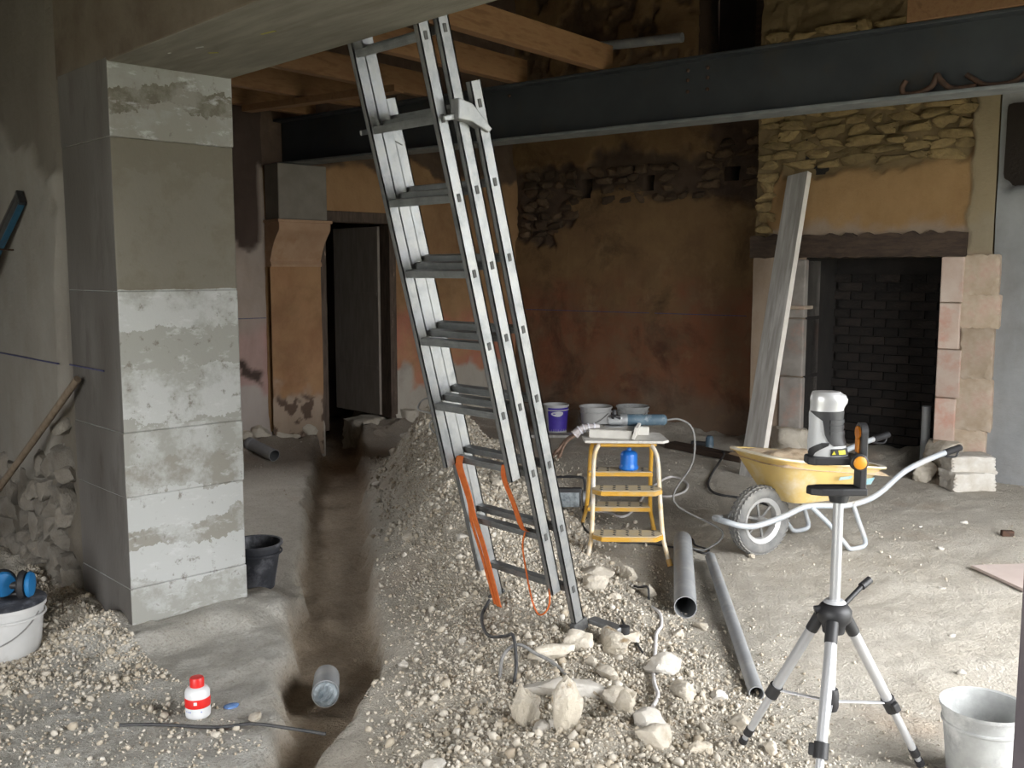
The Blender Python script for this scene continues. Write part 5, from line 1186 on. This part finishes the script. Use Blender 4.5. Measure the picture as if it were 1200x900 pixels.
for k in range(46):
    if k < 30: tau = random.uniform(-1.0, 4.2); nu = random.uniform(.45, 1.9)
    else: tau = random.uniform(2.2, 4.4); nu = random.uniform(.5, 1.7)
    x = -5.6 + .833 * tau + .553 * nu; y = 3.43 - .553 * tau + .833 * nu
    if abs(x + 2.93) < .35 and 2.6 < y < 3.2: continue
    if y < 1.2: continue
    s_ = random.uniform(.045, .085)
    stone(x, y, (s_ * random.uniform(1, 1.5), s_, s_ * .8), 60 + k, 'stone' if k % 3 else 'stone_white', 'fist-sized pale lump of limestone in the spoil ridge', random.uniform(0, 6), (random.uniform(-.3, .3), 0), .3, 'fist-sized stones in the spoil ridge', sub=3)
for k, (x, y) in enumerate([(-3.02, 1.62), (-4.5, 1.25), (-4.3, .95), (-4.05, 1.0), (-3.85, 1.05), (-4.0, .8), (-3.7, .95), (-4.55, 1.02), (-4.75, 1.2)]):
    s_ = random.uniform(.035, .07); stone(x, y, (s_ * 1.3, s_, s_ * .7), 130 + k, 'stone', 'small stone lying on the gravel near the pier footing', random.uniform(0, 6), (0, 0), .3, 'small stones near the pier', sub=3)
for k, (x, y) in enumerate([(-2.0, 4.9), (-1.7, 4.3), (-2.3, 5.6), (-2.45, 6.3), (-1.9, 5.9), (-1.5, 3.9), (-2.6, 6.0), (-2.1, 4.0)]):
    s_ = random.uniform(.025, .045); stone(x, y, (s_ * 1.3, s_, s_ * .7), 150 + k, 'stone_white', 'small white stone lying on the bright open floor', random.uniform(0, 6), (0, 0), .25, 'small stones on the open floor', sub=2)

# ------------------------------------------------------------------ gravel (too many to count)
ICV = np.array(ICO[1][0]); ICF = np.array(ICO[1][1])
def gravel(name, xy, size, label, seed):
    r = np.random.default_rng(seed); n = len(xy)
    z, tr, pad, hm, far_shade = terrain(xy[:, 0], xy[:, 1])
    q = r.normal(size=(n, 4)); q /= np.linalg.norm(q, axis=1, keepdims=True); w, x, y, zz = q.T
    Rm = np.stack([1 - 2 * (y * y + zz * zz), 2 * (x * y - zz * w), 2 * (x * zz + y * w), 2 * (x * y + zz * w), 1 - 2 * (x * x + zz * zz), 2 * (y * zz - x * w), 2 * (x * zz - y * w), 2 * (y * zz + x * w), 1 - 2 * (x * x + y * y)], 1).reshape(n, 3, 3)
    sc_ = size[:, None] * r.uniform(.55, 1.2, (n, 3)) * .5
    base_ = ICV[None] * (1 + r.uniform(-.42, .36, (n, len(ICV), 1)))
    P_ = np.einsum('nij,nkj->nki', Rm, base_ * sc_[:, None, :])
    P_[:, :, 0] += xy[:, 0, None]; P_[:, :, 1] += xy[:, 1, None]; P_[:, :, 2] += (z + size * .18)[:, None]
    F = (ICF[None] + (np.arange(n) * len(ICV))[:, None, None]).reshape(-1, 3)
    me = mesh_np(name, P_.reshape(-1, 3), F, dict(tint=np.repeat(np.clip(r.beta(2.2, 1.8, n), 0, 1), len(ICV))), 3, False)
    return tag(place(name, me, 'gravel'), label, 'gravel', kind='stuff')
def heap_pts(n, seed, t0, t1, n0, n1):
    r = np.random.default_rng(seed); t = r.uniform(t0, t1, n); v = r.uniform(n0, n1, n)
    p = np.stack([-5.6 + .833 * t + .553 * v, 3.43 - .553 * t + .833 * v], 1)
    z, tr, pad, hm, far_shade = terrain(p[:, 0], p[:, 1]); keep = (r.uniform(size=n) < hm * .95 + .05) & (tr < .3) & (p[:, 1] > .4) & ~((p[:, 0] > -.58) & (p[:, 1] > 1.5) & (p[:, 1] < 2.2)) & (p[:, 0] < -.6)
    return p[keep], r
p, r = heap_pts(88000, 5, 1.2, 5.2, .30, 2.1); gravel('rubble_gravel', p, np.clip(r.lognormal(-5.0, .58, len(p)), .004, .04), 'loose pale limestone gravel covering the spoil ridge', 6)
p, r = heap_pts(34000, 8, -1.8, 1.2, .38, 2.1); gravel('spoil_gravel', p, np.clip(r.lognormal(-4.55, .55, len(p)), .006, .045), 'dusty crumbs of limestone on the tall end of the spoil ridge', 9)
r = np.random.default_rng(21)
p = np.stack([r.uniform(-5.2, -2.8, 30000), r.uniform(.35, 1.56, 30000)], 1)
keep = (r.uniform(size=len(p)) < np.clip(.15 + 1.1 * (1 - sstep(-4.1, -3.5, p[:, 0] + .3 * fbm(p[:, 0], p[:, 1], 0, 3, 2, 7))), 0, 1)) & (tn(p[:, 0], p[:, 1])[1] < -.02)
p = p[keep]; gravel('footing_gravel', p, np.clip(r.lognormal(-4.8, .55, len(p)), .0045, .035), 'grey gravel spilled along the foot of the near wall', 22)
p = np.stack([r.uniform(-7.6, -.6, 13000), r.uniform(2.2, 8.0, 13000)], 1); tau, nu = tn(p[:, 0], p[:, 1])
inr = (p[:, 0] > -7.75) & (p[:, 1] < 7.5 + .14 * (p[:, 0] + 7.83)) & ~((p[:, 0] > -5.0) & (p[:, 1] > 7.0 + .14 * (p[:, 0] + 7.83)))
keep = inr & ((nu > 1.6) | (nu < -.05)) & (fbm(p[:, 0], p[:, 1], 0, 1.5, 3, 3) > -.25)
p = p[keep]; gravel('floor_grit', p, np.clip(r.lognormal(-5.25, .45, len(p)), .003, .02), 'scattered grit and crumbs on the dusty floor', 23)

# ------------------------------------------------------------------ surface reflectance trims
def dim(key, f):
    nt = M[key].node_tree; b = nt.nodes['Principled BSDF']; l = b.inputs['Base Color'].links[0]
    src = l.from_socket; nt.links.remove(l); nt.links.new(_mix(nt, src, (f, f, f), 1.0, 'MULTIPLY'), b.inputs['Base Color'])
for k_, f_ in dict(red_plaster=.85, door_plaster=.85, hood_plaster=.75, breast_stone=.75, pier=.88, pier_front=.6, lintel=.75, lintel_shaded=.8, joist=.48, rafter=.7, brick_soot=.7, chalk=.6, chalk_yellow=.6, grey_plaster=.88, pink_plaster=.85,
                   alu=.74, tripod=.85, tray=.85, steel=.8, flange=.75, greyplank=.85, whitebucket=.85, bottle_white=.9, cement_wall=.8, corbel=.85, laser_silver=.85, barrow_tube=.85, yellow=.9, stick=.7, dark_stone=.6, oldwood=.6, rust=.6, grey_stone=.75).items(): dim(k_, f_)
